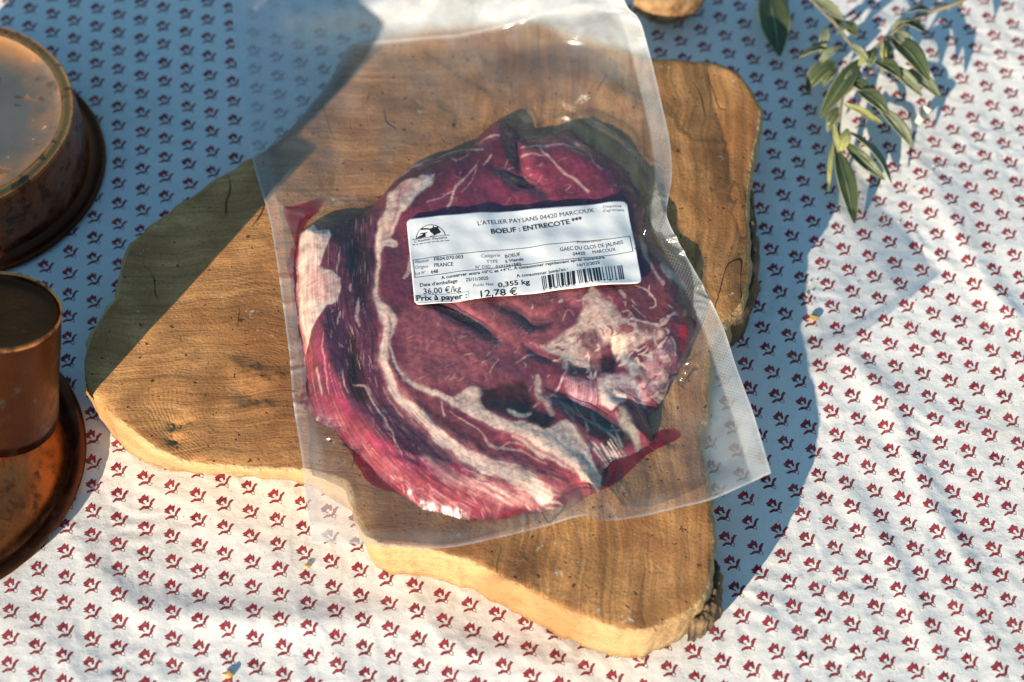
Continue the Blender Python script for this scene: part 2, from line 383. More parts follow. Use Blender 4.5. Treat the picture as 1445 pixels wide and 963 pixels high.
# ------------------------------------------------------------------ wooden board
BZ = .03
board_px = [(119, 520), (121, 490), (133, 460), (147, 438), (162, 418), (168, 385), (178, 355), (200, 325), (240, 295), (290, 262), (350, 225), (400, 188), (440, 142), (465, 110), (485, 75), (495, 62),
 (518, 54), (560, 44), (611, 35), (698, 27), (760, 28), (830, 50), (884, 67), (922, 81), (980, 84), (1025, 93), (1052, 112), (1070, 140), (1074, 165), (1070, 195), (1062, 235), (1057, 290), (1060, 340),
 (1058, 385), (1050, 425), (1035, 447), (1023, 458), (1008, 489), (1004, 538), (1001, 582), (992, 605), (992, 631), (999, 654), (1002, 684), (1005, 712), (1010, 756), (1006, 810), (995, 845), (970, 865),
 (945, 877), (908, 891), (858, 886), (800, 865), (760, 845), (711, 820), (667, 796), (620, 782), (580, 774), (540, 770), (522, 762), (511, 745), (498, 718), (497, 700), (488, 684), (470, 673), (423, 664), (333, 660),
 (263, 652), (216, 631), (180, 605), (154, 580), (130, 550)]
bpx = smooth_curve(board_px, 620, True)
ol = P(bpx[:, 0], bpx[:, 1], BZ)[:, :2]
tan = np.roll(ol, -1, 0) - np.roll(ol, 1, 0); tan /= np.linalg.norm(tan, axis=1)[:, None]
nin = np.c_[tan[:, 1], -tan[:, 0]]                         # inward for a clockwise outline
if ((ol.mean(0) - ol) * nin).sum() < 0: nin = -nin
s_ = np.arange(620) / 620 * 60
ol = ol + nin * (.0005 * fbm(s_ * 1.7, s_ * 0, 3, 50))[:, None]
under = np.exp(-((bpx[:, 0] - 330) / 130)**4) * (bpx[:, 1] > 540) * .0125 + .0022 * (bpx[:, 1] > 700)
inset = ol + nin * .0014
tv, tf = fill(inset, .0017)
d_edge = poly_sd(tv[:, 0], tv[:, 1], ol[::4].tolist())
def wp_(px, py): return P(px, py, BZ)[:2]
tz = BZ + .0005 * fbm(tv[:, 0] * 30, tv[:, 1] * 30, 3, 60) - .0006 * np.exp(-d_edge / .002)
for (px, py, r, h) in [(345, 520, .006, .0009), (362, 527, .005, .001), (330, 515, .004, .0007), (375, 540, .006, .0009), (340, 535, .005, .0008), (395, 530, .005, .0009), (352, 560, .006, -.0012), (372, 575, .005, .0009), (248, 600, .004, -.002), (246, 620, .0035, -.002), (262, 590, .004, -.0013),
                       (990, 400, .02, .0008), (720, 830, .03, .0006)]:
    c = wp_(px, py); dd = np.hypot(tv[:, 0] - c[0], (tv[:, 1] - c[1]) * 1.6); tz = tz + h * np.exp(-(dd / r)**2) * (1 + .9 * pn(tv[:, 0] * 500, tv[:, 1] * 500, 63))
nb = len(tv)
rings = []
lv = [(.0287, -.0002, 0), (.024, -.0006, .12), (.016, -.0008, .4), (.008, -.0002, .75), (-.0006, .0006, 1)]
for z, off, k in lv:
    wob = .0011 * fbm(s_ * 2.2, s_ * 0 + z * 160, 4, 70)
    q = ol + nin * (off + wob + under * k)[:, None]; rings.append(np.c_[q, np.full(620, z)])
# boundary of the top sheet = its first 620 points
allv = np.r_[np.c_[tv, tz], np.concatenate(rings)]
faces = [tuple(t) for t in tf]; ntop = len(faces)
prev = np.arange(620)
for k in range(len(lv)):
    cur = nb + k * 620 + np.arange(620)
    for i in range(620):
        j = (i + 1) % 620; faces.append((prev[i], prev[j], cur[j], cur[i]))
    prev = cur
faces.append(tuple(prev[::-1]))
bme = mesh('wooden_board', allv, faces)
board = obj('wooden_board', bme, [M_wood, M_side], label='thick irregular slab of brown wood with pale cut edge, under the packed steak', cat='board')
mi = np.ones(len(bme.polygons), np.int32); mi[:ntop] = 0; bme.polygons.foreach_set('material_index', mi)
# make every normal face outwards
bm_ = bmesh.new(); bm_.from_mesh(bme); bmesh.ops.recalc_face_normals(bm_, faces=bm_.faces); bm_.to_mesh(bme); bm_.free()
def bark(px, out, z0, z1, seed):
    c = smooth_curve(px, 60); q = P(c[:, 0], c[:, 1], BZ)[:, :2]; n = len(q)
    t = np.gradient(q, axis=0); t /= np.linalg.norm(t, axis=1)[:, None]; nn = np.c_[t[:, 1], -t[:, 0]]
    if ((q - ol.mean(0)) * nn).sum() < 0: nn = -nn
    A = np.linspace(0, 2 * math.pi, 14, endpoint=False); vs = []
    for i in range(n):
        e = math.sin(math.pi * i / (n - 1))**.5 + .05
        for a in A:
            ro = out * e * (1 + .5 * pn(i * .25, math.cos(a) * 2 + seed, seed)); zz = (z0 + z1) / 2 + (z1 - z0) / 2 * math.sin(a) * (.75 + .25 * e) * (1 + .25 * pn(i * .3, a * 1.5, seed + 3))
            vs.append((*(q[i] + nn[i] * (.0004 + ro * math.cos(a) + ro * .3)), zz))
    f = [(i * 14 + j, i * 14 + (j + 1) % 14, (i + 1) * 14 + (j + 1) % 14, (i + 1) * 14 + j) for i in range(n - 1) for j in range(14)]
    f += [tuple(range(14)), tuple((n - 1) * 14 + j for j in range(13, -1, -1))]
    obj('bark', mesh('bark', vs, f), M_bark, board, label='dark strip of bark left on the cut edge')
bark([(1060, 245), (1056, 290), (1059, 340), (1056, 388), (1047, 425), (1030, 450)], .0035, .002, .027, 3)
bark([(1009, 775), (1007, 812), (996, 845), (975, 864)], .0035, .001, .024, 9)

# ------------------------------------------------------------------ steak
outline = [(422, 310), (440, 299), (470, 294), (500, 288), (520, 277), (535, 262), (548, 245), (565, 232), (585, 215), (610, 205), (640, 195), (665, 185), (685, 165), (705, 152), (722, 160), (735, 175), (752, 178),
 (775, 172), (800, 165), (815, 172), (830, 185), (850, 198), (875, 215), (895, 240), (908, 262), (916, 290), (920, 320), (935, 335), (955, 350), (970, 365), (978, 390), (980, 415), (978, 435), (985, 450),
 (982, 465), (970, 490), (955, 515), (945, 535), (930, 560), (915, 572), (920, 590), (922, 610), (905, 622), (880, 630), (862, 640), (850, 660), (845, 680), (820, 690), (790, 700), (750, 712), (700, 719),
 (660, 720), (625, 712), (590, 700), (560, 680), (535, 660), (515, 640), (495, 618), (475, 600), (455, 585), (440, 575), (432, 560), (432, 530), (428, 500), (422, 470), (418, 430), (414, 390), (416, 350), (418, 325)]
ml = smooth_curve(outline, 260, True)
gpx = np.arange(396, 1002, 1.1); gpy = np.arange(138, 742, 1.1)
MX, MY = np.meshgrid(gpx, gpy)
MXr = MX + 2.6 * fbm(MX / 30, MY / 30, 2, 80); MYr = MY + 2.6 * fbm(MX / 30, MY / 30, 2, 90)
msd = poly_sd(MXr, MYr, ml.tolist())
inside = msd > 0
e = np.clip(msd / 46, 0, 1); edge = .04 + .96 * (1 - (1 - e)**2.6)
hh = .0078 + .0012 * fbm(MX / 130, MY / 130, 2, 101) + .0004 * fbm(MX / 40, MY / 40, 3, 105) + .0020 * sstep(0, 150, msd)
def hs(pts, wd, dep):
    d, _, t = seg_dist(MXr, MYr, pts)
    return dep * np.exp(-(d / wd)**2) * np.sin(np.clip(t, .06, .94) * math.pi)**.4
for pts, wd, dep in [([(598, 418), (640, 440), (672, 456), (702, 474)], 9, -.0058), ([(700, 424), (725, 438), (748, 455), (775, 452), (802, 430)], 9, -.0038), ([(742, 488), (760, 500), (778, 508)], 6, -.0025),
                     ([(500, 315), (506, 370), (508, 430)], 14, -.0022), ([(497, 480), (503, 515), (500, 545)], 10, -.002), ([(690, 560), (735, 566), (775, 588)], 16, -.0026),
                     ([(772, 548), (812, 566), (850, 582), (892, 612)], 15, -.0062), ([(800, 512), (835, 515), (865, 508)], 13, -.0032), ([(722, 180), (730, 215), (738, 250)], 9, -.006), ([(700, 232), (735, 250), (765, 266)], 10, -.0055),
                     ([(556, 250), (600, 225), (650, 208)], 8, -.003), ([(535, 300), (529, 350), (528, 410)], 5, -.0016), ([(445, 440), (470, 520), (520, 590), (600, 660)], 18, .0014), ([(550, 440), (545, 510), (600, 590), (700, 655)], 9, .0012),
                     ([(700, 598), (780, 630), (845, 670)], 14, .0014), ([(820, 450), (870, 470), (930, 470)], 22, .0012), ([(870, 555), (905, 570), (915, 600)], 9, -.005), ([(770, 225), (830, 225), (880, 250)], 26, .0018), ([(600, 655), (570, 640), (540, 630)], 5, -.0012)]:
    hh = hh + hs(pts, wd, dep * (.55 if dep < 0 else .7))
hh = hh + .00010 * fbm(MX / 9, MY / 9, 2, 110)
MZ = BZ + .0006 + np.maximum(hh, .0025) * edge

# surface colours: lean, fat and membranes where they lie, plus shade painted in hollows
lean = np.array((.31, .062, .08)); purple = np.array((.19, .05, .085)); dark = np.array((.085, .032, .035)); pink = np.array((.52, .13, .17)); red = np.array((.42, .018, .05))
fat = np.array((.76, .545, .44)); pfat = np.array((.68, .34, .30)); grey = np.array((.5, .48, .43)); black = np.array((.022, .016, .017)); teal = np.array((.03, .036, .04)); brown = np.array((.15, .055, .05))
n1 = fbm(MX / 60, MY / 60, 4, 120); n2 = fbm(MX / 14, MY / 14, 4, 130); n3 = fbm(MX / 5, MY / 5, 2, 140)
WX = MX + 4.0 * fbm(MX / 34, MY / 34, 2, 150) + .5 * pn(MX / 6, MY / 6, 155); WY = MY + 4.0 * fbm(MX / 34, MY / 34, 2, 160) + .5 * pn(MX / 6, MY / 6, 165)
k = np.clip(.5 + .8 * n1, 0, 1)[..., None]; Cm = lean * k + purple * (1 - k)
def put(m, c):
    global Cm
    m = np.clip(m, 0, 1)[..., None]; Cm = Cm * (1 - m) + np.asarray(c) * m
def box(pts, pad):
    x = [p[0] for p in pts]; y = [p[1] for p in pts]
    i0 = int(max(0, (min(x) - pad - gpx[0]) / 1.1)); i1 = int(min(len(gpx), (max(x) + pad - gpx[0]) / 1.1 + 2))
    j0 = int(max(0, (min(y) - pad - gpy[0]) / 1.1)); j1 = int(min(len(gpy), (max(y) + pad - gpy[0]) / 1.1 + 2))
    return slice(j0, j1), slice(i0, i1)
def stroke(pts, wd, c, soft=1.2, al=1., noise=.35, warp=1.):
    if not isinstance(wd, (list, tuple)):
        if len(pts) == 2: pts = [pts[0], ((pts[0][0] + pts[1][0]) / 2 + random.uniform(-1, 1), (pts[0][1] + pts[1][1]) / 2 + random.uniform(-1, 1)), pts[1]]
        wd = [wd * (.3 + .7 * math.sin(math.pi * (i + .5) / len(pts))) for i in range(len(pts))] if wd < 3 else [wd] * len(pts)
    if len(pts) > 2: q_ = smooth_curve([(*p_, w__) for p_, w__ in zip(pts, wd)], len(pts) * 3); pts = q_[:, :2].tolist(); wd = np.maximum(q_[:, 2], .2).tolist()
    b = box(pts, max(wd) + soft * 3 + 14)
    x = MX[b] + (WX[b] - MX[b]) * warp; y = MY[b] + (WY[b] - MY[b]) * warp
    d, w_, _ = seg_dist(x, y, pts, wd)
    m = 1 - sstep(-soft, soft, d - w_ * (1 + noise * .6 * n2[b])); m = np.clip(m * al * (1 + .12 * n3[b]), 0, 1)[..., None]
    Cm[b] = Cm[b] * (1 - m) + np.asarray(c) * m
def patch(pts, c, soft=3, al=1., warp=1.):
    b = box(pts, soft * 3 + 14)
    x = MX[b] + (WX[b] - MX[b]) * warp; y = MY[b] + (WY[b] - MY[b]) * warp
    m = sstep(-soft, soft, poly_sd(x, y, pts)); m = np.clip(m * al * (1 + .3 * n2[b]), 0, 1)[..., None]
    Cm[b] = Cm[b] * (1 - m) + np.asarray(c) * m
# lean regions
patch([(540, 300), (575, 250), (640, 205), (700, 170), (800, 180), (880, 230), (910, 300), (900, 330), (580, 330)], (.30, .05, .09), 10, .85)
patch([(560, 240), (620, 215), (700, 190), (735, 200), (740, 260), (690, 240), (640, 245), (600, 290), (570, 290)], (.13, .035, .05), 9, .75)
patch([(440, 300), (520, 290), (530, 340), (528, 420), (535, 470), (535, 540), (560, 590), (620, 640), (690, 682), (640, 690), (560, 640), (520, 600), (490, 560), (470, 510), (462, 440), (478, 400), (466, 350)], (.155, .042, .075), 7, .95)
patch([(565, 445), (600, 428), (700, 430), (800, 450), (775, 500), (720, 545), (660, 550), (600, 545), (570, 520)], (.40, .115, .13), 10, .85)
patch([(640, 420), (700, 415), (800, 405), (825, 415), (800, 450), (760, 465), (700, 460)], (.27, .085, .095), 9, .7)
patch([(705, 500), (770, 490), (775, 540), (720, 565), (680, 545)], (.26, .07, .10), 8, .8)
stroke([(500, 305), (506, 360), (510, 425)], [17, 16, 9], (.065, .025, .03), 6)
stroke([(455, 320), (480, 330), (520, 300)], [8, 10, 8], (.11, .035, .045), 6)
stroke([(492, 475), (500, 510), (506, 552), (515, 565)], [9, 11, 8, 4], (.075, .03, .025), 4)
stroke([(466, 445), (475, 480), (480, 520)], [12, 14, 8], (.11, .04, .075), 6)
stroke([(545, 575), (575, 605), (620, 640), (660, 665)], [8, 11, 11, 6], (.12, .045, .075), 6)
stroke([(432, 470), (445, 530), (470, 568), (515, 610), (560, 655), (620, 692), (700, 706)], [7, 12, 14, 16, 18, 17, 12], (.30, .055, .075), 10, .75)
stroke([(450, 470), (456, 510), (470, 545), (500, 580)], [5, 8, 8, 6], (.40, .045, .10), 5, .8)
stroke([(520, 610), (560, 640), (610, 660), (650, 660)], [5, 7, 8, 5], (.42, .05, .11), 5, .7)
stroke([(640, 655), (660, 672), (690, 680)], [6, 8, 5], (.48, .06, .10), 5, .8)
stroke([(428, 490), (430, 540), (436, 572), (470, 600), (510, 640), (550, 676), (610, 708), (660, 718), (740, 713), (840, 684)], 6, (.20, .005, .022), 6, .9)
stroke([(575, 545), (600, 572), (650, 606), (700, 638), (760, 662), (812, 684)], [6, 9, 11, 15, 17, 13], (.25, .07, .085), 4)
stroke([(700, 618), (760, 645), (815, 670), (830, 680)], [4, 7, 9, 6], (.46, .08, .095), 4, .85)
stroke([(600, 575), (640, 604), (690, 640)], [3, 5, 4], (.10, .035, .045), 4, .7)
# left fat
patch([(424, 316), (440, 304), (447, 318), (463, 318), (467, 330), (458, 350), (452, 372), (470, 380), (479, 392), (480, 405), (475, 424), (460, 430), (447, 447), (437, 462), (430, 487), (425, 470), (419, 420), (413, 385), (419, 345)], fat, 1.6, 1, .6)
patch([(430, 372), (455, 378), (474, 392), (470, 418), (450, 428), (436, 410)], pfat, 7, .75)
patch([(432, 325), (455, 325), (450, 350), (436, 365)], (.78, .5, .40), 6, .5)
stroke([(421, 330), (417, 380), (421, 430), (428, 480), (434, 520)], 2.2, (.6, .12, .12), 2.5, .8)
stroke([(450, 372), (470, 380), (478, 392)], 1.2, (.16, .05, .09), 1.5, .8)
# the seam of fat across the steak
patch([(548, 262), (575, 246), (600, 250), (612, 246), (600, 268), (585, 280), (565, 300), (552, 330), (540, 345), (533, 340), (536, 315), (544, 288)], fat, 3, .95)
patch([(556, 256), (575, 250), (585, 262), (560, 280)], pfat, 5, .8)
stroke([(566, 262), (556, 300), (546, 335)], 2, (.45, .16, .15), 2.5, .7)
for pts_, k_ in (([(537, 330), (533, 370), (531, 420), (548, 452), (544, 490), (549, 535), (576, 572), (612, 608), (662, 646), (740, 676), (772, 690)], 1), ([(560, 518), (600, 551), (660, 578), (722, 606), (790, 640), (848, 672)], 1)): stroke(pts_, [5, 5, 6, 13, 11, 10, 11, 13, 15, 16, 14][:len(pts_)], (.5, .2, .2), 5, .6)
stroke([(537, 330), (534, 352), (533, 370), (531, 400), (531, 420), (538, 436), (548, 452), (548, 475), (544, 490), (543, 515), (549, 535), (560, 555), (576, 572), (600, 590), (612, 608), (640, 628), (662, 646), (700, 662), (740, 676), (772, 690)],
       [5, 3.4, 2.4, 2.2, 2.8, 6, 10, 8, 6.5, 5.4, 5.6, 5.8, 5.6, 6.5, 7.6, 7.6, 9.5, 11, 10.5, 9], fat, 2.4, .95, .25)
stroke([(546, 445), (552, 470), (549, 500), (552, 525)], 1.1, (.5, .16, .15), 1.2, .8)
stroke([(556, 345), (541, 340), (536, 352)], [4, 5, 4], fat, 2)
stroke([(552, 488), (560, 518), (575, 538), (600, 551), (626, 560), (660, 578), (692, 592), (722, 606), (752, 622), (790, 640), (820, 655), (848, 672)], [1.4, 2, 2.6, 3, 4, 6, 7, 9, 12, 14, 12.5, 9], fat, 2.4, .95, .25)
patch([(640, 560), (660, 550), (684, 548), (680, 566), (690, 588), (740, 597), (775, 604), (798, 592), (812, 602), (832, 630), (852, 665), (842, 676), (815, 662), (780, 640), (740, 615), (700, 600), (660, 575)], fat, 2.5, 1)
patch([(660, 556), (676, 552), (676, 572), (662, 570)], (.8, .5, .38), 5, .6)
patch([(770, 610), (800, 612), (830, 640), (800, 640)], (.7, .56, .44), 8, .7)
stroke([(660, 590), (690, 602), (730, 618), (775, 640), (820, 668)], 2, (.5, .1, .12), 2, .7)
stroke([(664, 640), (700, 655), (745, 668), (772, 682)], 1.2, (.62, .34, .28), 1.3, .8)
stroke([(600, 645), (640, 672), (690, 690), (750, 700)], [5, 8, 9, 7], pfat, 6, .55)
for _ in range(26):
    t = random.random(); x = 650 + 120 * t; y = 668 + 26 * t + random.uniform(-14, 18); l = random.uniform(10, 34)
    stroke([(x, y), (x + l * .5, y + l * .22), (x + l, y + l * .36)], random.uniform(.6, 1.5), fat * random.uniform(.85, 1.05), .9, random.uniform(.4, .8))
# fine seams
for pts, wd in [([(500, 538), (514, 545), (526, 566), (545, 595), (558, 622), (568, 642)], [1, 3, 2.4, 2.2, 1.6, .8]), ([(541, 545), (556, 572), (572, 585)], 1.2), ([(446, 515), (447, 535), (452, 552)], [1, 2, 1]), ([(458, 470), (458, 515), (463, 553)], 1),
                ([(482, 520), (486, 540), (493, 550)], .9), ([(478, 345), (478, 365), (475, 380)], 1.1), ([(507, 420), (505, 440), (508, 462)], [1, 3, 1.5]), ([(480, 440), (478, 460)], 1.8), ([(494, 402), (492, 412)], 2.6), ([(617, 556), (624, 575), (627, 588)], [.8, 1.4, 2]),
                ([(636, 582), (655, 598), (678, 610), (688, 622), (700, 630), (722, 634), (745, 640), (770, 652)], [.6, 1.4, 1.6, 2.4, 2.2, 1.6, 2, 1]), ([(700, 632), (720, 626), (740, 632)], 1), ([(735, 201), (765, 203), (810, 202), (832, 213)], [2.2, 2.4, 1.8, 1.2]), ([(763, 203), (775, 222), (800, 246), (830, 268)], [2.4, 1.8, 2.4, 2.6]),
                ([(736, 212), (752, 214), (769, 216)], 1.5), ([(832, 214), (838, 226), (850, 238)], [2, 1, 1.2]), ([(632, 290), (640, 270), (652, 250), (670, 232)], [3, 2.4, 2, 1.6]), ([(606, 288), (618, 278), (640, 270)], 1.2), ([(672, 232), (668, 250), (652, 270)], .8), ([(690, 218), (682, 230)], 2), ([(645, 225), (660, 212)], 1), ([(640, 222), (645, 226)], 1.4),
                ([(665, 195), (690, 186), (706, 186)], [1, 1.6, 3]), ([(655, 200), (670, 206), (680, 208)], [2, 3.4, 1.5]), ([(825, 428), (850, 420)], 1), ([(572, 392), (580, 375), (590, 352)], [3, 6, 9]), ([(590, 425), (600, 418)], 1.1),
                ([(750, 575), (775, 560), (790, 540), (800, 515), (812, 500)], [3, 2, 2, 3, 3]), ([(712, 570), (735, 560), (748, 550), (760, 530)], [2.4, 3, 1.4, 1]), ([(728, 513), (740, 504), (752, 500)], [.8, 1.6, 1.8]), ([(692, 524), (697, 514), (704, 506)], 1.2)]:
    stroke(pts, [w__ * .72 for w__ in wd] if isinstance(wd, list) else wd * .72, (.72, .47, .40), 1.3, .72)
stroke([(562, 236), (590, 216), (622, 205), (650, 198)], [1.6, 4, 4.5, 2.4], (.62, .5, .44), 1.6, .9)
stroke([(600, 246), (608, 254), (598, 266)], 5, grey, 3, .8)
# right cluster of fat
patch([(835, 402), (850, 420), (875, 448), (900, 458), (935, 462), (938, 474), (905, 486), (885, 500), (862, 482), (846, 490), (850, 520), (822, 510), (800, 522), (786, 500), (765, 490), (800, 468), (816, 455), (826, 430)], (.74, .5, .40), 4, 1)
patch([(840, 415), (860, 432), (880, 430), (870, 415)], (.62, .10, .12), 7, .6)
patch([(800, 470), (830, 452), (850, 470), (840, 490), (810, 490)], (.82, .58, .42), 7, .6)
patch([(790, 405), (820, 410), (835, 430), (815, 440), (790, 420)], (.55, .16, .18), 6, .6)
patch([(872, 460), (888, 454), (896, 468), (882, 472)], (.45, .10, .10), 2.5, .9); patch([(898, 456), (930, 464), (928, 472), (905, 475)], (.34, .09, .10), 3, .9); patch([(905, 482), (935, 474), (925, 490), (910, 496)], (.36, .10, .12), 3, .8)
patch([(862, 472), (884, 480), (888, 498), (872, 505), (862, 490)], (.76, .60, .44), 3, .9)
patch([(848, 405), (905, 396), (930, 400), (953, 420), (957, 436), (944, 452), (918, 455), (897, 444), (880, 425)], (.29, .072, .075), 3.5, .95)
for pts, wd in [([(895, 400), (918, 412), (926, 428), (918, 432)], 1.1), ([(894, 432), (905, 442), (911, 447)], .8), ([(893, 450), (925, 459), (940, 452), (945, 444), (958, 436)], [2, 1.6, 2.4, 2.4, 2]), ([(918, 402), (916, 412)], .9), ([(892, 423), (898, 430)], .9), ([(946, 428), (951, 431)], .8), ([(876, 412), (880, 420)], 3), ([(880, 428), (882, 432)], 2),
                ([(940, 474), (930, 488), (918, 498)], 2), ([(944, 478), (950, 490)], 1.6), ([(895, 478), (910, 470)], 1.2), ([(897, 455), (893, 475)], 1.4)]:
    stroke(pts, wd, (.78, .5, .42), .9, .9)
patch([(918, 495), (944, 476), (958, 492), (948, 516), (930, 545), (908, 562), (898, 552), (908, 520)], (.62, .32, .32), 4, .85)
for i in range(24):
    x = random.uniform(905, 952); y = random.uniform(482, 545); l = random.uniform(6, 22); a = random.uniform(1.7, 2.5)
    stroke([(x, y), (x + l * math.cos(a) * .6, y + l * math.sin(a) * .6), (x + l * math.cos(a + .4), y + l * math.sin(a + .4))], random.uniform(.8, 2.4), random.choice([fat, fat, (.34, .08, .12)]), 1, .75)
patch([(935, 480), (960, 488), (955, 510), (945, 515)], (.26, .07, .13), 5, .6)
for _ in range(90):
    x = random.uniform(775, 955); y = random.uniform(425, 520); a = random.gauss(-.5, .8); l = random.uniform(5, 22); k_ = random.random()
    if abs(x - 918) < 34 and y < 452: continue
    stroke([(x, y), (x + l * .5 * math.cos(a), y + l * .5 * math.sin(a)), (x + l * math.cos(a + random.uniform(-.8, .8)), y + l * math.sin(a + random.uniform(-.8, .8)))], random.uniform(.6, 2.6), (.30, .06, .085) if k_ < .4 else (.62, .22, .21) if k_ < .6 else (.8, .62, .5), 1.3, random.uniform(.35, .8))
# tangled part: membranes, and hollows with their shade painted in dark
patch([(815, 470), (842, 466), (858, 490), (852, 520), (830, 515)], (.20, .06, .085), 5, .8)
for i in range(16):
    x = random.uniform(796, 850); y = random.uniform(468, 525); l = random.uniform(6, 18); a = random.uniform(1.2, 2.2)
    stroke([(x, y), (x + l * .5 * math.cos(a), y + l * .5 * math.sin(a)), (x + l * math.cos(a + .5), y + l * math.sin(a + .5))], random.uniform(.8, 2.6), random.choice([fat, (.78, .62, .55), grey]), 1.1, .8)
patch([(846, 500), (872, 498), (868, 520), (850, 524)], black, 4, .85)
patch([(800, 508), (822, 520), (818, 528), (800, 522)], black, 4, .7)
patch([(792, 530), (846, 534), (842, 566), (830, 572), (800, 556)], (.40, .18, .22), 3, .8)
for i in range(15):
    x = 795 + i * 3.4; stroke([(x, 530 + i * .4), (x + 2, 542 + i), (x + 3, 552 + i * 1.1)], random.uniform(.5, 1.5), (.62, .40, .40), 1.1, random.uniform(.2, .65), warp=.9)
patch([(844, 528), (866, 530), (882, 548), (884, 560), (862, 572), (846, 566)], (.72, .54, .46), 3, .95)
patch([(850, 524), (880, 525), (900, 540), (912, 560), (900, 566), (880, 548)], (.6, .46, .44), 4, .8)
patch([(876, 498), (896, 505), (905, 530), (888, 532)], grey, 4, .8)
stroke([(875, 545), (892, 552), (905, 566)], 4, (.16, .10, .16), 3, .8)
patch([(676, 548), (740, 538), (762, 566), (745, 578), (722, 588), (688, 578)], (.06, .028, .025), 5, .92)  # shadowed cavity painted near-black, down to the lower pocket
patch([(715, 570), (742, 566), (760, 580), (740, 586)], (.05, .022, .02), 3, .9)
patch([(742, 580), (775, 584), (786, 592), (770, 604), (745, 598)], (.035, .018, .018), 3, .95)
patch([(752, 525), (776, 540), (778, 575), (760, 570), (748, 545)], (.32, .10, .13), 5, .8)
stroke([(718, 580), (735, 588), (748, 584)], 3, (.62, .55, .44), 2, .9); stroke([(763, 560), (772, 568)], 3, (.5, .07, .09), 3, .8)
stroke([(758, 534), (760, 552), (772, 566), (780, 585)], [3, 4, 4, 3], (.72, .5, .40), 3, .8)
patch([(770, 546), (800, 556), (845, 575), (885, 598), (893, 616), (862, 630), (832, 612), (800, 582)], teal, 4, .95)  # bluish-dark shade of the hollow, put into the meat colour
for pts in [[(780, 556), (806, 576), (835, 592), (868, 612), (884, 632)], [(810, 560), (826, 588), (830, 606)], [(838, 576), (846, 596), (870, 612)], [(800, 566), (818, 584)], [(795, 575), (812, 600), (835, 628), (856, 640)], [(862, 590), (880, 618)], [(846, 600), (876, 600)], [(870, 576), (885, 602), (905, 624)]]:
    stroke(pts, [random.uniform(1, 2) for _ in pts], (.26, .29, .28), 2.2, .75)
stroke([(880, 572), (888, 596), (902, 622)], [5, 7, 4], (.34, .31, .25), 4, .85)
patch([(830, 612), (862, 632), (880, 632), (850, 655), (842, 640)], (.30, .12, .15), 4, .9)
for i in range(9):
    x = random.uniform(828, 868); y = random.uniform(612, 632); stroke([(x, y), (x + 12, y + 11), (x + 22, y + 22)], random.uniform(.7, 1.8), (.62, .52, .47), 1, .8)
# right of the label
stroke([(902, 328), (910, 345), (918, 366), (926, 390), (934, 398)], [2, 5, 2, 2.6, 3], (.62, .4, .32), 1.6, .85)
stroke([(938, 374), (950, 388), (966, 396)], [5, 7, 5], (.46, .4, .32), 3, .85); stroke([(960, 402), (964, 418)], 4, (.5, .44, .35), 3, .8)
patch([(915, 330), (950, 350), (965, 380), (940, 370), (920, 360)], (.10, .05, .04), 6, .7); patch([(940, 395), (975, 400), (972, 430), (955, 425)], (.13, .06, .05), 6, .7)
stroke([(958, 432), (964, 450), (966, 480)], [4, 6, 4], (.6, .02, .04), 4, .9)
# marbling flecks
for _ in range(46):
    x = random.uniform(560, 800); y = random.uniform(425, 555); a = random.gauss(-.75, .45); l = random.uniform(3, 15)
    stroke([(x, y), (x + l * .5 * math.cos(a), y + l * .5 * math.sin(a)), (x + l * math.cos(a + random.uniform(-.7, .7)), y + l * math.sin(a))], random.uniform(.3, 1.0), fat * random.uniform(.8, 1.05), 1.0, random.uniform(.25, .7))
for _ in range(45):
    t = random.random(); x = 455 + 130 * t + random.uniform(-22, 30); y = 430 + 220 * t + random.uniform(-30, 20); a = 1.5 - .75 * t + random.gauss(0, .12); l = random.uniform(4, 16)
    stroke([(x, y), (x + l * math.cos(a), y + l * math.sin(a))], random.uniform(.35, .9), (.6, .36, .38), .8, random.uniform(.3, .7))
for _ in range(60):
    x = random.uniform(560, 700); y = random.uniform(640, 712); a = random.gauss(.7, .3); l = random.uniform(4, 14)
    stroke([(x, y), (x + l * math.cos(a), y + l * math.sin(a))], random.uniform(.5, 1.3), (.62, .30, .30), 1.1, random.uniform(.25, .6))
for _ in range(70):
    x = random.uniform(600, 900); y = random.uniform(175, 300); a = random.gauss(-.4, .6); l = random.uniform(3, 12)
    stroke([(x, y), (x + l * math.cos(a), y + l * math.sin(a))], random.uniform(.4, 1.1), (.6, .38, .36), .9, random.uniform(.25, .6))
# shade inside the two folds by the label, painted as dark strokes
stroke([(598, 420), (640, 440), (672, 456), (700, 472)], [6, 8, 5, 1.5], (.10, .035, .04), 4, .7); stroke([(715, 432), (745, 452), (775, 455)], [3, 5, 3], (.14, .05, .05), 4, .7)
seam = smooth_curve([(531, 290), (531, 420), (545, 470), (546, 520), (576, 572), (612, 608), (662, 646), (740, 676), (800, 696)], 60)
sd_, _, st__ = seg_dist(MX, MY, seam[:, :2].tolist())
strip = sstep(-8, 10, poly_sd(MX, MY, [(420, 300), (528, 290), (528, 420), (545, 470), (546, 520), (600, 585), (700, 640), (845, 672), (830, 720), (600, 720), (420, 590)]))
str1 = fbm(sd_ / 3.4, st__ * 11, 3, 180); str2 = fbm(sd_ / 1.7 + 9, st__ * 16 + 3, 2, 184)
Cm = Cm * (1 + (.34 * str1 + .16 * str2)[..., None] * strip[..., None])
m_ = np.clip((str2 - .34) * 2.4, 0, 1) * strip * np.clip(.5 + fbm(MX / 40, MY / 40, 2, 187) * 1.4, 0, 1) * .55; put(m_, (.62, .38, .36))
bund = np.abs(pn(WX / 8.5, WY / 8.5, 190)) + .5 * np.abs(pn(WX / 4.2 + 3, WY / 4.2, 191))
eye = 1 - strip
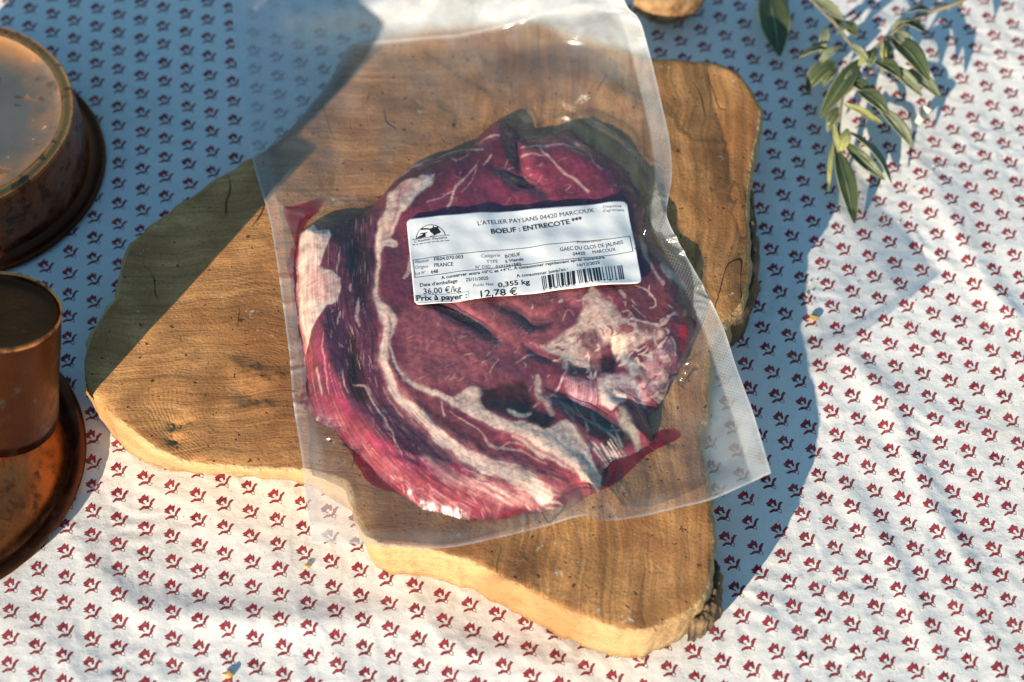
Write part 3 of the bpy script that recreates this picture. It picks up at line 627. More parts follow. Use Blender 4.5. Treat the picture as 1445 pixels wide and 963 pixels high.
m_ = sstep(.13, .02, bund) * eye * np.clip(.3 + fbm(MX / 55, MY / 55, 2, 193) * 1.2, 0, 1) * .35; put(m_, (.55, .27, .26))
m_ = sstep(.35, .75, bund) * eye * .25; put(m_, (.17, .03, .045))
fibre = pn((MX * .94 - MY * .34) / 26, (MX * .34 + MY * .94) / 2.6, 170)
lum_ = np.clip(Cm.mean(-1, keepdims=True), .01, 1); Cm = Cm * np.clip((lum_ / .30)**.2, .6, 1.12)
Cm = np.clip(Cm * (1 + .16 * n2[..., None] + .08 * n3[..., None] + .17 * fibre[..., None]), .004, .95)

def mat_meat():
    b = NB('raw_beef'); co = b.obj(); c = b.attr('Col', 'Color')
    g = b.noise(co, 1500, 3, .6); g2 = b.noise(co, 500, 4, .6)
    c = b.mix(b.rng(g2, .5, .78, 0, .25), c, (.12, .02, .03))
    n = b.bump(b.math('ADD', g2, b.math('MULTIPLY', g, .15)), .0004, .28)
    return b.done(b.pbr(c, b.rng(g2, .3, .7, .2, .38), nrm=n, Specular_IOR_Level=.55))
M_meat = mat_meat()
xy = P(MX, MY, .04)
V = np.stack([xy[..., 0], xy[..., 1], MZ], -1).reshape(-1, 3)
f = grid_faces(len(gpx), len(gpy), inside)
f = f[:, ::-1]                                             # photo rows run downwards
v2, f2, keep = compact(V, f)
# flat underside
ub = P(ml[::2, 0], ml[::2, 1], .04); nb0 = len(v2)
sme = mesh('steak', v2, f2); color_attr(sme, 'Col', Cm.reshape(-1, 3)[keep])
steak = obj('steak', sme, M_meat, label='marbled raw beef rib steak sealed inside the clear bag', cat='steak')

def meat_height(px, py):
    i = np.clip((px - gpx[0]) / 1.1, 0, len(gpx) - 1.001); j = np.clip((py - gpy[0]) / 1.1, 0, len(gpy) - 1.001)
    a = i.astype(int); c = j.astype(int); fx = i - a; fy = j - c; z = np.where(inside, MZ, BZ)
    r = z[c, a] * (1 - fx) * (1 - fy) + z[c, a + 1] * fx * (1 - fy) + z[c + 1, a] * (1 - fx) * fy + z[c + 1, a + 1] * fx * fy
    out = (px < gpx[0]) | (px > gpx[-1]) | (py < gpy[0]) | (py > gpy[-1])
    return np.where(out, 0, r)

def mat_juice():
    b = NB('meat_juice'); co = b.obj(); n = b.noise(co, 80, 3)
    c = b.mix(n, (.20, .002, .012), (.36, .005, .028))
    p_ = b.pbr(c, .12, nrm=b.bump(n, .001, .4)); tr = b.n('ShaderNodeBsdfTransparent'); tr.inputs[0].default_value = (.75, .06, .08, 1)
    m = b.n('ShaderNodeMixShader'); b.set(m.inputs[0], b.math('MULTIPLY', b.rng(b.attr('depth'), .05, 1), .62)); b.set(m.inputs[1], tr.outputs[0]); b.set(m.inputs[2], p_)
    return b.done(m.outputs[0])
M_juice = mat_juice()
juices = [[(399, 293), (415, 290), (455, 280), (446, 300), (430, 316), (424, 345), (419, 352), (410, 325)],
          [(838, 690), (868, 682), (893, 660), (915, 640), (942, 626), (960, 616), (955, 607), (935, 606), (918, 614), (880, 622), (855, 645)],
          [(958, 436), (972, 444), (986, 460), (975, 482), (962, 500), (950, 490)]]
run_ = [p for p in ml.tolist() if (p[0] < 470 and p[1] > 345) or (p[1] > 560 and p[0] < 852)]
run_.sort(key=lambda p: math.atan2(p[1] - 480, p[0] - 660) % (2 * math.pi))
ro_, ri_ = [], []
for i_, p in enumerate(run_):
    a_ = math.atan2(p[1] - 480, p[0] - 660); o_ = 4 + 7 * abs(float(pn(i_ * .13, .5, 66))) + 2.5 * float(pn(i_ * .5, 3.5, 67))
    o_ += 20 * math.exp(-((p[0] - 535) / 34)**2) * (p[1] > 600) + 9 * math.exp(-((p[0] - 666) / 9)**2) * (p[1] > 600) + 7 * math.exp(-((p[1] - 570) / 16)**2) * (p[0] < 470)
    ro_.append((p[0] + o_ * math.cos(a_), p[1] + o_ * math.sin(a_))); ri_.append((p[0] - 16 * math.cos(a_), p[1] - 16 * math.sin(a_)))
juices.append(ro_ + ri_[::-1])
for jn in juices:
    c = smooth_curve(jn, 90, True) if len(jn) < 40 else np.array(jn); q = P(c[:, 0], c[:, 1], BZ + .001)
    pv, pf = fill(q[:, :2], .0014, seed=3); d = poly_sd(pv[:, 0], pv[:, 1], q[:, :2].tolist())
    z = BZ + .0004 + .0004 * np.sqrt(np.clip(d / .005, 0, 1)) + .00003 * pn(pv[:, 0] * 200, pv[:, 1] * 200, 7)
    jm = mesh('juice', np.c_[pv, z], [tuple(t) for t in pf]); float_attr(jm, 'depth', np.clip(d / .0065, 0, 1))
    obj('juice', jm, M_juice, steak, label='red juice pooled at the edge of the steak')

# ------------------------------------------------------------------ vacuum bag
left = [(326, -50, .047), (329, 30, .044), (333, 80, .041), (345, 170, .037), (360, 240, .034), (378, 300, .0325), (386, 340, .032), (395, 400, .0318), (408, 500, .0318), (414, 570, .0325), (425, 640, .0315), (432, 700, .0295), (440, 764, .0275)]
right = [(862, -50, .075), (884, 8, .066), (900, 32, .058), (915, 70, .050), (930, 130, .045), (945, 200, .044), (948, 250, .046), (941, 295, .048), (944, 314, .048), (962, 350, .045), (985, 390, .043), (1000, 420, .043), (1020, 460, .045), (1040, 520, .048), (1065, 590, .052), (1088, 668, .055)]
bottom = [(440, 764, .0275), (520, 769, .0308), (620, 774, .0312), (700, 760, .0314), (770, 743, .0325), (805, 732, .037), (828, 728, .038), (850, 735, .034), (900, 730, .0325), (960, 716, .035), (1010, 703, .041), (1088, 668, .055)]
topc = [(326, -50, .047), (450, -52, .056), (600, -52, .060), (740, -52, .064), (862, -50, .075)]
NU, NV = 300, 400
Lc, Rc = smooth_curve(left, NV), smooth_curve(right, NV); Tc, Bc = smooth_curve(topc, NU), smooth_curve(bottom, NU)
u = np.linspace(0, 1, NU)[None, :, None]; vv = np.linspace(0, 1, NV)[:, None, None]
coons = (1 - u) * Lc[:, None] + u * Rc[:, None] + (1 - vv) * Tc[None] + vv * Bc[None] - ((1 - u) * (1 - vv) * Tc[0] + u * (1 - vv) * Tc[-1] + (1 - u) * vv * Bc[0] + u * vv * Bc[-1])
BX, BY, B0 = coons[..., 0], coons[..., 1], coons[..., 2]
UU = np.repeat(u[..., 0], NV, 0); VV = np.repeat(vv[..., 0], NU, 1)
# the film sags onto the board between its edges
edge_d = np.minimum(np.minimum(UU, 1 - UU) / .2, (1 - VV) / .12); sag = sstep(0, 1, np.clip(edge_d, 0, 1)) * sstep(.02, .2, VV)
base = B0 * (1 - sag) + (BZ + .0012) * sag
on_board = poly_sd(BX, BY, board_px)
wr = .0005 * fbm(UU * 9, VV * 12, 3, 200) + .00035 * (1 - np.abs(pn(UU * 14 + VV * 5, VV * 7, 210)) * 2)
base = np.where(on_board > -6, np.maximum(base + wr * sag, BZ + .0009), base + wr)
# drawn tight from the steak's crest to the mouth of the bag
tl_ = sstep(-7, 7, BX - (465 + (270 - BY) * .24)) * sstep(945, 880, BX); crest = np.interp(BX, [450, 520, 600, 700, 800, 900, 950], [285, 270, 205, 160, 165, 240, 300])
tent = .0315 + .0095 * np.clip((BY - 40) / (crest - 40), 0, 1)**.9; tl_ = tl_ * sstep(46, -6, BY - crest)
base = np.maximum(base, base * (1 - tl_) + tent * tl_)
# raised fold near the mouth of the bag
d, _, t = seg_dist(BX, BY, [(700, 60), (760, 22), (820, 12), (905, 40)]); base = base + .006 * np.exp(-(d / 16)**2)
d, _, t = seg_dist(BX, BY, [(420, 22), (500, 12), (580, 4), (640, -10)]); base = base + .006 * np.exp(-(d / 22)**2)
d, _, t = seg_dist(BX, BY, [(325, 52), (520, 50), (640, 40), (740, 22)]); base = base + .0009 * np.exp(-(d / 3)**2)
mh = meat_height(BX, BY) + .0005
floor_ = np.maximum(base, mh); z = floor_.copy()
def blur(a):
    p = np.pad(a, 1, mode='edge'); return (p[:-2, 1:-1] + p[2:, 1:-1] + p[1:-1, :-2] + p[1:-1, 2:] + 2 * p[1:-1, 1:-1]) / 6
for i in range(46): z = np.maximum(floor_, blur(z))
z = np.maximum(blur(blur(z)), mh + .0001)
# puckers radiating from the meat where the film was drawn down, and folds by the right seam
near = np.exp(-np.clip(-poly_sd(BX, BY, ml[::3].tolist()), 0, 200) / 22) * (poly_sd(BX, BY, ml[::3].tolist()) < 6)
near = near * sstep(200, 290, BY); ang = np.arctan2(BY - 450, BX - 690)
z = z + near * .0011 * np.clip(1 - np.abs(pn(ang * 9 + 3, ang * 0 + .5, 230)) * 3.2, 0, 1) + near * .00015 * pn(ang * 26, np.hypot(BX - 690, BY - 450) / 60, 231)
for pts, wd, h in [([(800, 168), (830, 185), (872, 212), (905, 250), (922, 285)], 5, .004), ([(845, 190), (890, 220), (925, 262), (935, 300)], 4, .003), ([(915, 290), (912, 320), (905, 330)], 4, .0025), ([(935, 300), (925, 330), (938, 350), (960, 370)], 4, .003),
                   ([(850, 660), (842, 690), (832, 728)], 5, .0035), ([(846, 680), (862, 715), (872, 730)], 3, .0016), ([(438, 575), (420, 572), (405, 570)], 4, .0016), ([(458, 640), (500, 655), (540, 640)], 3, .0008),
                   ([(540, 640), (570, 645), (602, 690), (615, 705)], 3, .0008), ([(785, 140), (790, 165), (812, 175)], 6, .003), ([(660, 30), (690, 110), (720, 150)], 5, .0018), ([(560, 60), (600, 140), (640, 190)], 6, .0014), ([(880, 70), (900, 160), (905, 240)], 6, .002), ([(870, 640), (910, 655), (960, 640)], 4, .0012)]:
    d, _, t = seg_dist(BX, BY, pts); z = z + h * np.exp(-(d / wd)**2) * np.sin(np.clip(t, .05, .95) * math.pi)**.6
rc = random.Random(17)
for _ in range(64):
    k0 = rc.randrange(len(ml)); x0c, y0c = ml[k0]; a_ = math.atan2(y0c - 450, x0c - 690) + rc.gauss(0, .35); l_ = rc.uniform(18, 62)
    pt_ = [(x0c - 10 * math.cos(a_), y0c - 10 * math.sin(a_)), (x0c + l_ * .5 * math.cos(a_), y0c + l_ * .5 * math.sin(a_)), (x0c + l_ * math.cos(a_ + .25), y0c + l_ * math.sin(a_ + .25))]
    d, _, t = seg_dist(BX, BY, pt_); z = z + rc.uniform(.0009, .0022) * np.exp(-(d / rc.uniform(1.8, 3.2))**2) * np.sin(np.clip(t, .03, .97) * math.pi)
zs_ = z.copy()
for _ in range(14): zs_ = np.maximum(blur(zs_), mh + .0002)
k_ = sstep(300, 250, BY); z = np.maximum(blur(z * (1 - k_) + zs_ * k_), mh); d = np.hypot(BX - 649, BY - 648); z = z + .0011 * np.clip(1 - (d / 15)**2, 0, 1)**.5
fxy = P(BX, BY, np.clip(.6 * B0 + .4 * z, .027, .08))
# lie flat under the label
LBL = np.array([(573, 302), (885, 275), (907, 390), (585, 425)], float)
lsd = poly_sd(BX, BY, LBL.tolist()); zb = z.copy()
for i in range(60): zb = blur(zb)
zb = zb + .0007 + .0010 * fbm(BX / 60, BY / 48, 2, 245)
zb = zb + .0004; lm = sstep(-16, -2, lsd); z = z * (1 - lm) + (zb - .0006) * lm
film_z = zb.copy()
V = np.stack([fxy[..., 0], fxy[..., 1], z], -1).reshape(-1, 3)
hz = .03 + .22 * sstep(8, -8, on_board) * sstep(300, 200, BY) + .05 * sstep(200, 60, BY) + .06 * sstep(520, 330, BX) * sstep(420, 250, BY) + .04 * fbm(UU * 10, VV * 14, 4, 240)
seal_r = sstep(1 - .046, 1 - .040, UU) ; seal_l = sstep(.055, .03, UU); seal_b = sstep(.965, .98, VV)
msd_b = poly_sd(BX, BY, ml[::3].tolist())
hz = hz + .16 * seal_r * sstep(.03, .2, VV) + .09 * seal_l + .05 * seal_b
hz = hz + .20 * 1.6 * sstep(52, 30, BY + (BX - 330) * .05) * (1 + .5 * fbm(UU * 12, VV * 30, 3, 250))
hz = hz + .05 * sstep(470, 400, BX) * sstep(330, 480, BY) + .22 * sstep(4, -10, on_board) * sstep(600, 700, BY) * sstep(560, 500, BX)
hz = hz + .12 * sstep(4, -20, on_board) * sstep(900, 1000, BX)
hz = np.where(msd_b > 0, .005 + .006 * fbm(UU * 16, VV * 20, 3, 260), hz)
d = seg_dist(BX, BY, [(325, 52), (520, 50), (640, 40), (740, 24)])[0]; hz = hz + .25 * np.exp(-(d / 2.2)**2)
rim = np.minimum(np.minimum(UU, 1 - UU) * 600, (1 - VV) * 800); hz = hz + .35 * np.exp(-(rim / 2.2)**2)
hz = np.clip(hz, .004, .9)
def mat_film():
    b = NB('clear_plastic_film'); uv = b.attr('bag_mm', 'Vector'); h = b.attr('haze'); se = b.attr('seal'); co = b.obj()
    r = b.map(uv, (1, 1, 1), (0, 0, math.radians(45)))
    s = b.n('ShaderNodeSeparateXYZ'); b.set(s.inputs[0], r)
    px = b.math('SINE', b.math('MULTIPLY', s.outputs[0], 4.6)); py = b.math('SINE', b.math('MULTIPLY', s.outputs[1], 4.6))
    pat = b.math('MULTIPLY', b.math('MAXIMUM', px, py), se)
    wr = b.noise(co, 45, 4, .55, .8); fine = b.noise(co, 900, 2)
    sm = b.rng(b.noise(co, 70, 5, .6), .45, .75)
    spot = b.rng(b.vor(co, 260), .05, .035); spot = b.math('MULTIPLY', spot, b.rng(b.noise(co, 60, 2), .56, .6))
    hz = b.math('ADD', b.math('ADD', h, b.math('MULTIPLY', pat, .07)), b.math('ADD', b.math('MULTIPLY', b.math('MULTIPLY', sm, h), .6), b.math('MULTIPLY', spot, .3)), clamp=True)
    dv = b.vor(co, 330); dr = b.math('MULTIPLY', b.math('SUBTRACT', 1, b.math('POWER', b.math('MINIMUM', b.math('DIVIDE', dv, .17), 1), 2)), b.rng(b.noise(co, 38, 2), .53, .56))
    n = b.bump(b.math('ADD', b.math('ADD', b.math('ADD', b.math('MULTIPLY', wr, 2.2), b.math('MULTIPLY', dr, .55)), b.math('MULTIPLY', fine, .08)), b.math('MULTIPLY', pat, .12)), .0011, .55)
    df = b.n('ShaderNodeBsdfDiffuse'); df.inputs[0].default_value = (.83, .86, .88, 1)
    tl = b.n('ShaderNodeBsdfTranslucent'); tl.inputs[0].default_value = (.83, .86, .88, 1)
    m1 = b.n('ShaderNodeMixShader'); m1.inputs[0].default_value = .4; b.set(m1.inputs[1], df.outputs[0]); b.set(m1.inputs[2], tl.outputs[0])
    tr = b.n('ShaderNodeBsdfTransparent'); tr.inputs[0].default_value = (.945, .95, .955, 1)
    m2 = b.n('ShaderNodeMixShader'); b.set(m2.inputs[0], hz); b.set(m2.inputs[1], tr.outputs[0]); b.set(m2.inputs[2], m1.outputs[0])
    fr = b.n('ShaderNodeLayerWeight'); fr.inputs[0].default_value = .5; b.set(fr.inputs['Normal'], n); fz = b.math('ADD', b.math('MULTIPLY', b.math('POWER', fr.outputs['Facing'], 5), .85), .035, clamp=True)
    gl = b.n('ShaderNodeBsdfGlossy'); gl.inputs[0].default_value = (1, 1, 1, 1); gl.inputs[1].default_value = .14; b.set(gl.inputs[2], n)
    m3 = b.n('ShaderNodeMixShader'); b.set(m3.inputs[0], fz); b.set(m3.inputs[1], m2.outputs[0]); b.set(m3.inputs[2], gl.outputs[0])
    return b.done(m3.outputs[0])
M_film = mat_film()
bag = bpy.data.objects.new('vacuum_bag', None); col.objects.link(bag); bag.empty_display_size = .05
bag['label'] = 'clear plastic vacuum bag with embossed sealed edge, lying on the wooden board'; bag['category'] = 'bag'
def add_film(name, V, hz):
    me = mesh(name, V, grid_faces(NU, NV)[:, ::-1]); float_attr(me, 'haze', hz.ravel()); float_attr(me, 'seal', (np.maximum(seal_r, seal_b * .3)).ravel())
    at = me.attributes.new('bag_mm', 'FLOAT_VECTOR', 'POINT'); at.data.foreach_set('vector', np.stack([UU * 210, VV * 290, 0 * UU], -1).astype(np.float32).ravel())
    return obj(name, me, M_film, bag)
add_film('front_film', V, hz)
# back sheet: lies on the board, joined to the front sheet along the seals
zb2 = np.minimum(base, z - .0003) - .0003; zb2 = np.where(on_board > -6, np.maximum(zb2, BZ + .0003), zb2)
rimk = np.exp(-(rim / 12)**2); zb2 = zb2 * (1 - rimk) + (z - .00025) * rimk
zb2 = np.where(on_board > -4, np.maximum(zb2, BZ + .0003), zb2)
V2 = np.stack([fxy[..., 0], fxy[..., 1], np.minimum(zb2, z - .0002)], -1).reshape(-1, 3)
add_film('back_film', V2, np.clip(hz * .35, .01, .5))

# ------------------------------------------------------------------ label with its print
def lab_px(a, c):
    a = np.asarray(a); c = np.asarray(c)
    bow = -3.0 * np.sin(a * math.pi * 2.0) * .35
    x = (1 - a) * (1 - c) * LBL[0, 0] + a * (1 - c) * LBL[1, 0] + a * c * LBL[2, 0] + (1 - a) * c * LBL[3, 0]
    y = (1 - a) * (1 - c) * LBL[0, 1] + a * (1 - c) * LBL[1, 1] + a * c * LBL[2, 1] + (1 - a) * c * LBL[3, 1] + bow
    return x, y
# the film's height by place
wx_, wy_ = fxy[..., 0].ravel(), fxy[..., 1].ravel(); st_ = .0007
lw = P(LBL[:, 0], LBL[:, 1], .046); x0_, x1_, y0_, y1_ = lw[:, 0].min() - .006, lw[:, 0].max() + .006, lw[:, 1].min() - .006, lw[:, 1].max() + .006
gx2 = np.arange(x0_, x1_, st_); gy2 = np.arange(y0_, y1_, st_)
selm = (wx_ > x0_ - .002) & (wx_ < x1_ + .002) & (wy_ > y0_ - .002) & (wy_ < y1_ + .002)
sx, sy, sz = wx_[selm], wy_[selm], film_z.ravel()[selm]
GZ = np.zeros((len(gy2), len(gx2))); GW = GZ + 1e-12
for dx in range(-2, 3):
    for dy in range(-2, 3):
        ii = np.round((sx - x0_) / st_).astype(int) + dx; jj = np.round((sy - y0_) / st_).astype(int) + dy
        ok = (ii >= 0) & (ii < len(gx2)) & (jj >= 0) & (jj < len(gy2)); ii, jj = ii[ok], jj[ok]
        ww = np.exp(-((gx2[ii] - sx[ok])**2 + (gy2[jj] - sy[ok])**2) / (.8 * st_)**2); np.add.at(GZ, (jj, ii), sz[ok] * ww); np.add.at(GW, (jj, ii), ww)
GZ = GZ / GW
for _ in range(10): GZ = blur(GZ)
def lab_world(mm, lift):
    """label millimetres (0..100, 0..50 downwards) -> world"""
    mm = np.asarray(mm, float); x, y = lab_px(mm[:, 0] / 100, mm[:, 1] / 50); q = P(x, y, .046)
    i = np.clip((q[:, 0] - x0_) / st_, 0, len(gx2) - 1.001); j = np.clip((q[:, 1] - y0_) / st_, 0, len(gy2) - 1.001); a = i.astype(int); c = j.astype(int); fx = i - a; fy = j - c
    z = GZ[c, a] * (1 - fx) * (1 - fy) + GZ[c, a + 1] * fx * (1 - fy) + GZ[c + 1, a] * (1 - fx) * fy + GZ[c + 1, a + 1] * fx * fy
    return np.c_[q[:, 0], q[:, 1], z + lift]
rr = 2.4; pts = []
for cx, cy, a0 in [(rr, rr, 180), (100 - rr, rr, 270), (100 - rr, 50 - rr, 0), (rr, 50 - rr, 90)]:
    for a in np.linspace(a0, a0 + 90, 9): pts.append((cx + rr * math.cos(math.radians(a)), cy + rr * math.sin(math.radians(a))))
pp = []
for i in range(len(pts)):
    a, c = np.array(pts[i]), np.array(pts[(i + 1) % len(pts)]); n = max(1, int(np.linalg.norm(c - a) / 1.2))
    for t in range(n): pp.append(a + (c - a) * t / n)
pp = np.array(pp)
lv_, lf_ = fill(pp, .6, seed=5); nl = len(pp)
top_ = lab_world(lv_, .0006); low = lab_world(pp, .00025)
ff = [tuple(t)[::-1] for t in lf_] + [(i, (i + 1) % nl, len(lv_) + (i + 1) % nl, len(lv_) + i) for i in range(nl)]
bl = NB('label_paper'); lco = bl.obj(); ln = bl.noise(lco, 55, 3, .5)
M_label = bl.done(bl.pbr((.80, .82, .83), .42, nrm=bl.bump(ln, .003, .18), Specular_IOR_Level=.35))
lme = mesh('price_label', np.r_[top_, low], ff)
bm_ = bmesh.new(); bm_.from_mesh(lme); bmesh.ops.recalc_face_normals(bm_, faces=bm_.faces); bm_.to_mesh(lme); bm_.free()
plabel = obj('price_label', lme, M_label, bag, label='white printed price label with rounded corners stuck on the bag')
M_ink = simple('label_ink', (.015, .016, .02), .5); M_inkg = simple('faint_label_ink', (.16, .17, .19), .5)
def inv_lab(px, py):
    a, c = .5, .5
    for _ in range(25):
        x, y = lab_px(a, c); e_ = 1e-4
        xa, ya = lab_px(a + e_, c); xc, yc = lab_px(a, c + e_)
        J = np.array([[(xa - x) / e_, (xc - x) / e_], [(ya - y) / e_, (yc - y) / e_]]); da = np.linalg.solve(J, [px - x, py - y]); a += da[0]; c += da[1]
    return np.array([a * 100, c * 50])
pv, pf = {0: [], 1: []}, {0: [], 1: []}
LIFT = .00066
def add_flat(mm, faces, k=0, lift=LIFT):
    o = len(pv[k]); w3 = lab_world(mm, lift); pv[k].extend(map(tuple, w3)); pf[k].extend([tuple(i + o for i in q) for q in faces])
dg = None
def text(s, a, b_, hmm, bold=0.0, k=0):
    cu = bpy.data.curves.new('t', 'FONT'); cu.body = s; cu.resolution_u = 3; cu.offset = bold
    o = bpy.data.objects.new('t', cu); col.objects.link(o)
    dep = bpy.context.evaluated_depsgraph_get(); me = bpy.data.meshes.new_from_object(o.evaluated_get(dep))
    n = len(me.vertices); co = np.zeros(n * 3); me.vertices.foreach_get('co', co); co = co.reshape(-1, 3)
    fs = [tuple(p.vertices) for p in me.polygons]
    bpy.data.objects.remove(o); bpy.data.curves.remove(cu); bpy.data.meshes.remove(me)
    A, B = inv_lab(*a), inv_lab(*b_); d = B - A; nrm = np.array([d[1], -d[0]]) / np.linalg.norm(d)
    t = (co[:, 0] - co[:, 0].min()) / np.ptp(co[:, 0]); hgt = co[:, 1] / .69 * hmm
    add_flat(A + t[:, None] * d + hgt[:, None] * nrm, fs, k)
def line(a, b_, wmm, k=0, px=True):
    A, B = (inv_lab(*a), inv_lab(*b_)) if px else (np.array(a), np.array(b_))
    d = B - A; L = np.linalg.norm(d); nrm = np.array([d[1], -d[0]]) / L * wmm / 2; n = max(2, int(L / 1.5))
    mm = []
    for t in np.linspace(0, 1, n): mm += [A + d * t + nrm, A + d * t - nrm]
    add_flat(np.array(mm), [(2 * i, 2 * i + 1, 2 * i + 3, 2 * i + 2) for i in range(n - 1)], k)
text("L'ATELIER PAYSANS 04420 MARCOUX", (674.4, 311.7), (839, 291.8), 2.5, 0)
text("BOEUF : ENTRECOTE ***", (693.4, 323.6), (823, 305.5), 2.9, .022)
text("Dispense", (852, 286.5), (877.5, 284.5), 1.5, 0, 1); text("d'agrément", (851, 291.8), (881.5, 289.3), 1.5, 0, 1)
BT = [(582.4, 361.6), (889, 325.5), (893.6, 347.6), (585.2, 386.7)]
text("Abattoir", (584.8, 366.5), (605.5, 364), 1.7, 0, 1); text("FR04.070.003", (612.4, 363.5), (653.5, 359.3), 2.0, .008)
text("Origine", (585.4, 374.6), (604, 372.7), 1.8, 0, 1); text("FRANCE", (612.4, 372), (639.5, 369.5), 2.1, .006)
text("Lot N° :", (586, 383), (603, 381), 1.8, 0, 1); text("648", (608, 380.8), (618, 379.8), 2.0, .015)
text("Catégorie", (679, 357.6), (705.8, 355.2), 1.8, 0, 1); text("BOEUF", (713.3, 357), (734.5, 353.7), 2.0, .004)
text("TYPE", (686.5, 365.2), (702.7, 363.6), 1.8, 0, 1); text("à Viande", (713.3, 364), (739, 360.5), 1.9, .008)
text("N° DSD :", (671, 373.2), (695.4, 371.2), 1.8, 0, 1); text("0101561582", (699.6, 372), (735.5, 368.6), 1.9, .012)
text("Provenance", (814.8, 337.8), (849, 333), 1.5, 0, 1); text("GAEC DU CLOS DE JALINES", (790.9, 349.3), (880.2, 336.2), 2.1, .004)
text("04420", (809, 355), (826.6, 352), 1.9, .004); text("MARCOUX", (837, 350.2), (869.6, 345.8), 2.0, 0)
text("A conserver entre +0°C et +4°C. A consommer rapidement après ouverture.", (622.3, 388.6), (855, 357), 1.7, .016)
text("A consommer jusqu'au :", (729, 385.6), (802, 375.4), 1.8, .012); text("16/12/2025", (815.4, 371), (847, 365.8), 2.0, .006)
text("Date d'emballage", (592.4, 400), (645.4, 392.6), 1.9, .014); text("25/11/2025", (657, 391.2), (689, 388.6), 1.9, .010)
text("Poids Net", (667.8, 399), (696.5, 396.9), 1.8, 0, 1); text("0,355 kg", (703, 399), (748, 394.4), 2.7, .022)
text("36,00 €/kg", (597.4, 410), (650.4, 404), 3.1, .006); text("Prix à payer :", (587.2, 420), (659, 413.2), 2.9, .024); text("12,78 €", (678.4, 413.8), (730.5, 409), 3.8, .014)
obj('label_print', mesh('label_print', pv[0], pf[0], False), M_ink, plabel, label='black lettering on the price label')
obj('faint_print', mesh('faint_print', pv[1], pf[1], False), M_inkg, plabel, label='grey small lettering on the price label')
for nm, q4, w__, mt in (('data_frame', BT, .3, M_ink), ('price_frame', [(585.5, 412.6), (661, 404.8), (662, 415.6), (586.5, 423.2)], .2, M_inkg)):
    pv[0], pf[0] = [], []
    for i in range(4): line(q4[i], q4[(i + 1) % 4], w__)
    obj(nm, mesh(nm, pv[0], pf[0], False), mt, plabel)
# bar code
pv[0], pf[0] = [], []
def bars(tl, tr, br, bl_, pat):
    c4 = [inv_lab(*q) for q in (tl, tr, br, bl_)]; tot = sum(pat); x = 0
    for i, w_ in enumerate(pat):
        if i % 2 == 0:
            t = (x + w_ / 2) / tot; a = c4[0] + (c4[1] - c4[0]) * t; c = c4[3] + (c4[2] - c4[3]) * t; line(a, c, 24.0 * .62 * w_ / tot * (np.linalg.norm(c4[1] - c4[0]) / 15.0), 0, False)
        x += w_
bars((764, 383), (811, 376.8), (812.6, 396), (766.5, 401.5), [1, 1, 1, 1, 1, 2, 4, 1, 2, 3, 1, 1, 1, 2, 3, 1, 1, 2, 3, 1, 1, 1, 3.6])
bars((814, 376.3), (878.5, 366), (881.5, 387), (817.5, 395.6), [1, 1, 1, 1, 1, 1.6, 3, 2.2, 1, 1, 2.2, 2, 2.4, 1, 2.4, 1, 2.2, 2, 1, 3, 1, 2.2, 1, 2.2, 1, 3, 1, 3, 1.3, 1, 1.3, 1, 1.3])
text("2 4 8 0 0 4", (766, 404.2), (812, 398.2), 1.1, 0); text("0 1 2 7 8 3", (826, 396.2), (872, 389.4), 1.1, 0)
obj('barcode', mesh('barcode', pv[0], pf[0], False), M_ink, plabel, label='black bar code on the price label')
# round emblem with a cow's head
pv[0], pf[0] = [], []
za = lambda X_, Y_: (560 + X_ / 8.022, 265 + Y_ / 8.022)
arc = [(213, 512), (222, 470), (245, 425), (285, 390), (335, 370), (390, 364), (445, 376), (495, 405), (530, 445), (546, 486)]
for a, c in zip(arc[:-1], arc[1:]): line(za(*a), za(*c), .32)
line(za(165, 522), za(592, 486), .28)
def blob(pts):
    mm = np.array([inv_lab(*za(*p)) for p in pts]); v_, f_ = fill(mm, .5, seed=2); add_flat(v_, [tuple(t) for t in f_])
blob([(255, 415), (275, 398), (330, 402), (375, 408), (372, 424), (330, 418), (280, 420)])
blob([(368, 425), (380, 405), (403, 398), (405, 374), (420, 394), (448, 390), (470, 378), (464, 402), (480, 428), (497, 450), (478, 466), (455, 470), (432, 486), (415, 480), (398, 462), (376, 446)])
blob([(216, 512), (240, 488), (288, 470), (292, 464), (255, 462), (258, 454), (345, 446), (338, 456), (318, 464), (326, 496), (290, 504)])
line(za(432, 484), za(370, 500), .3)
text("L'Atelier Paysans", za(195, 556), za(566, 524), 1.25, .004)
x = 170
for w_ in (32, 24, 40, 22, 48, 30, 36, 44, 50):
    line(za(x, 583 - (x - 170) * .08), za(x + w_, 583 - (x + w_ - 170) * .08), .36); x += w_ + 12
obj('emblem', mesh('emblem', pv[0], pf[0], False), M_ink, plabel, label='round black emblem of a cow over a line')

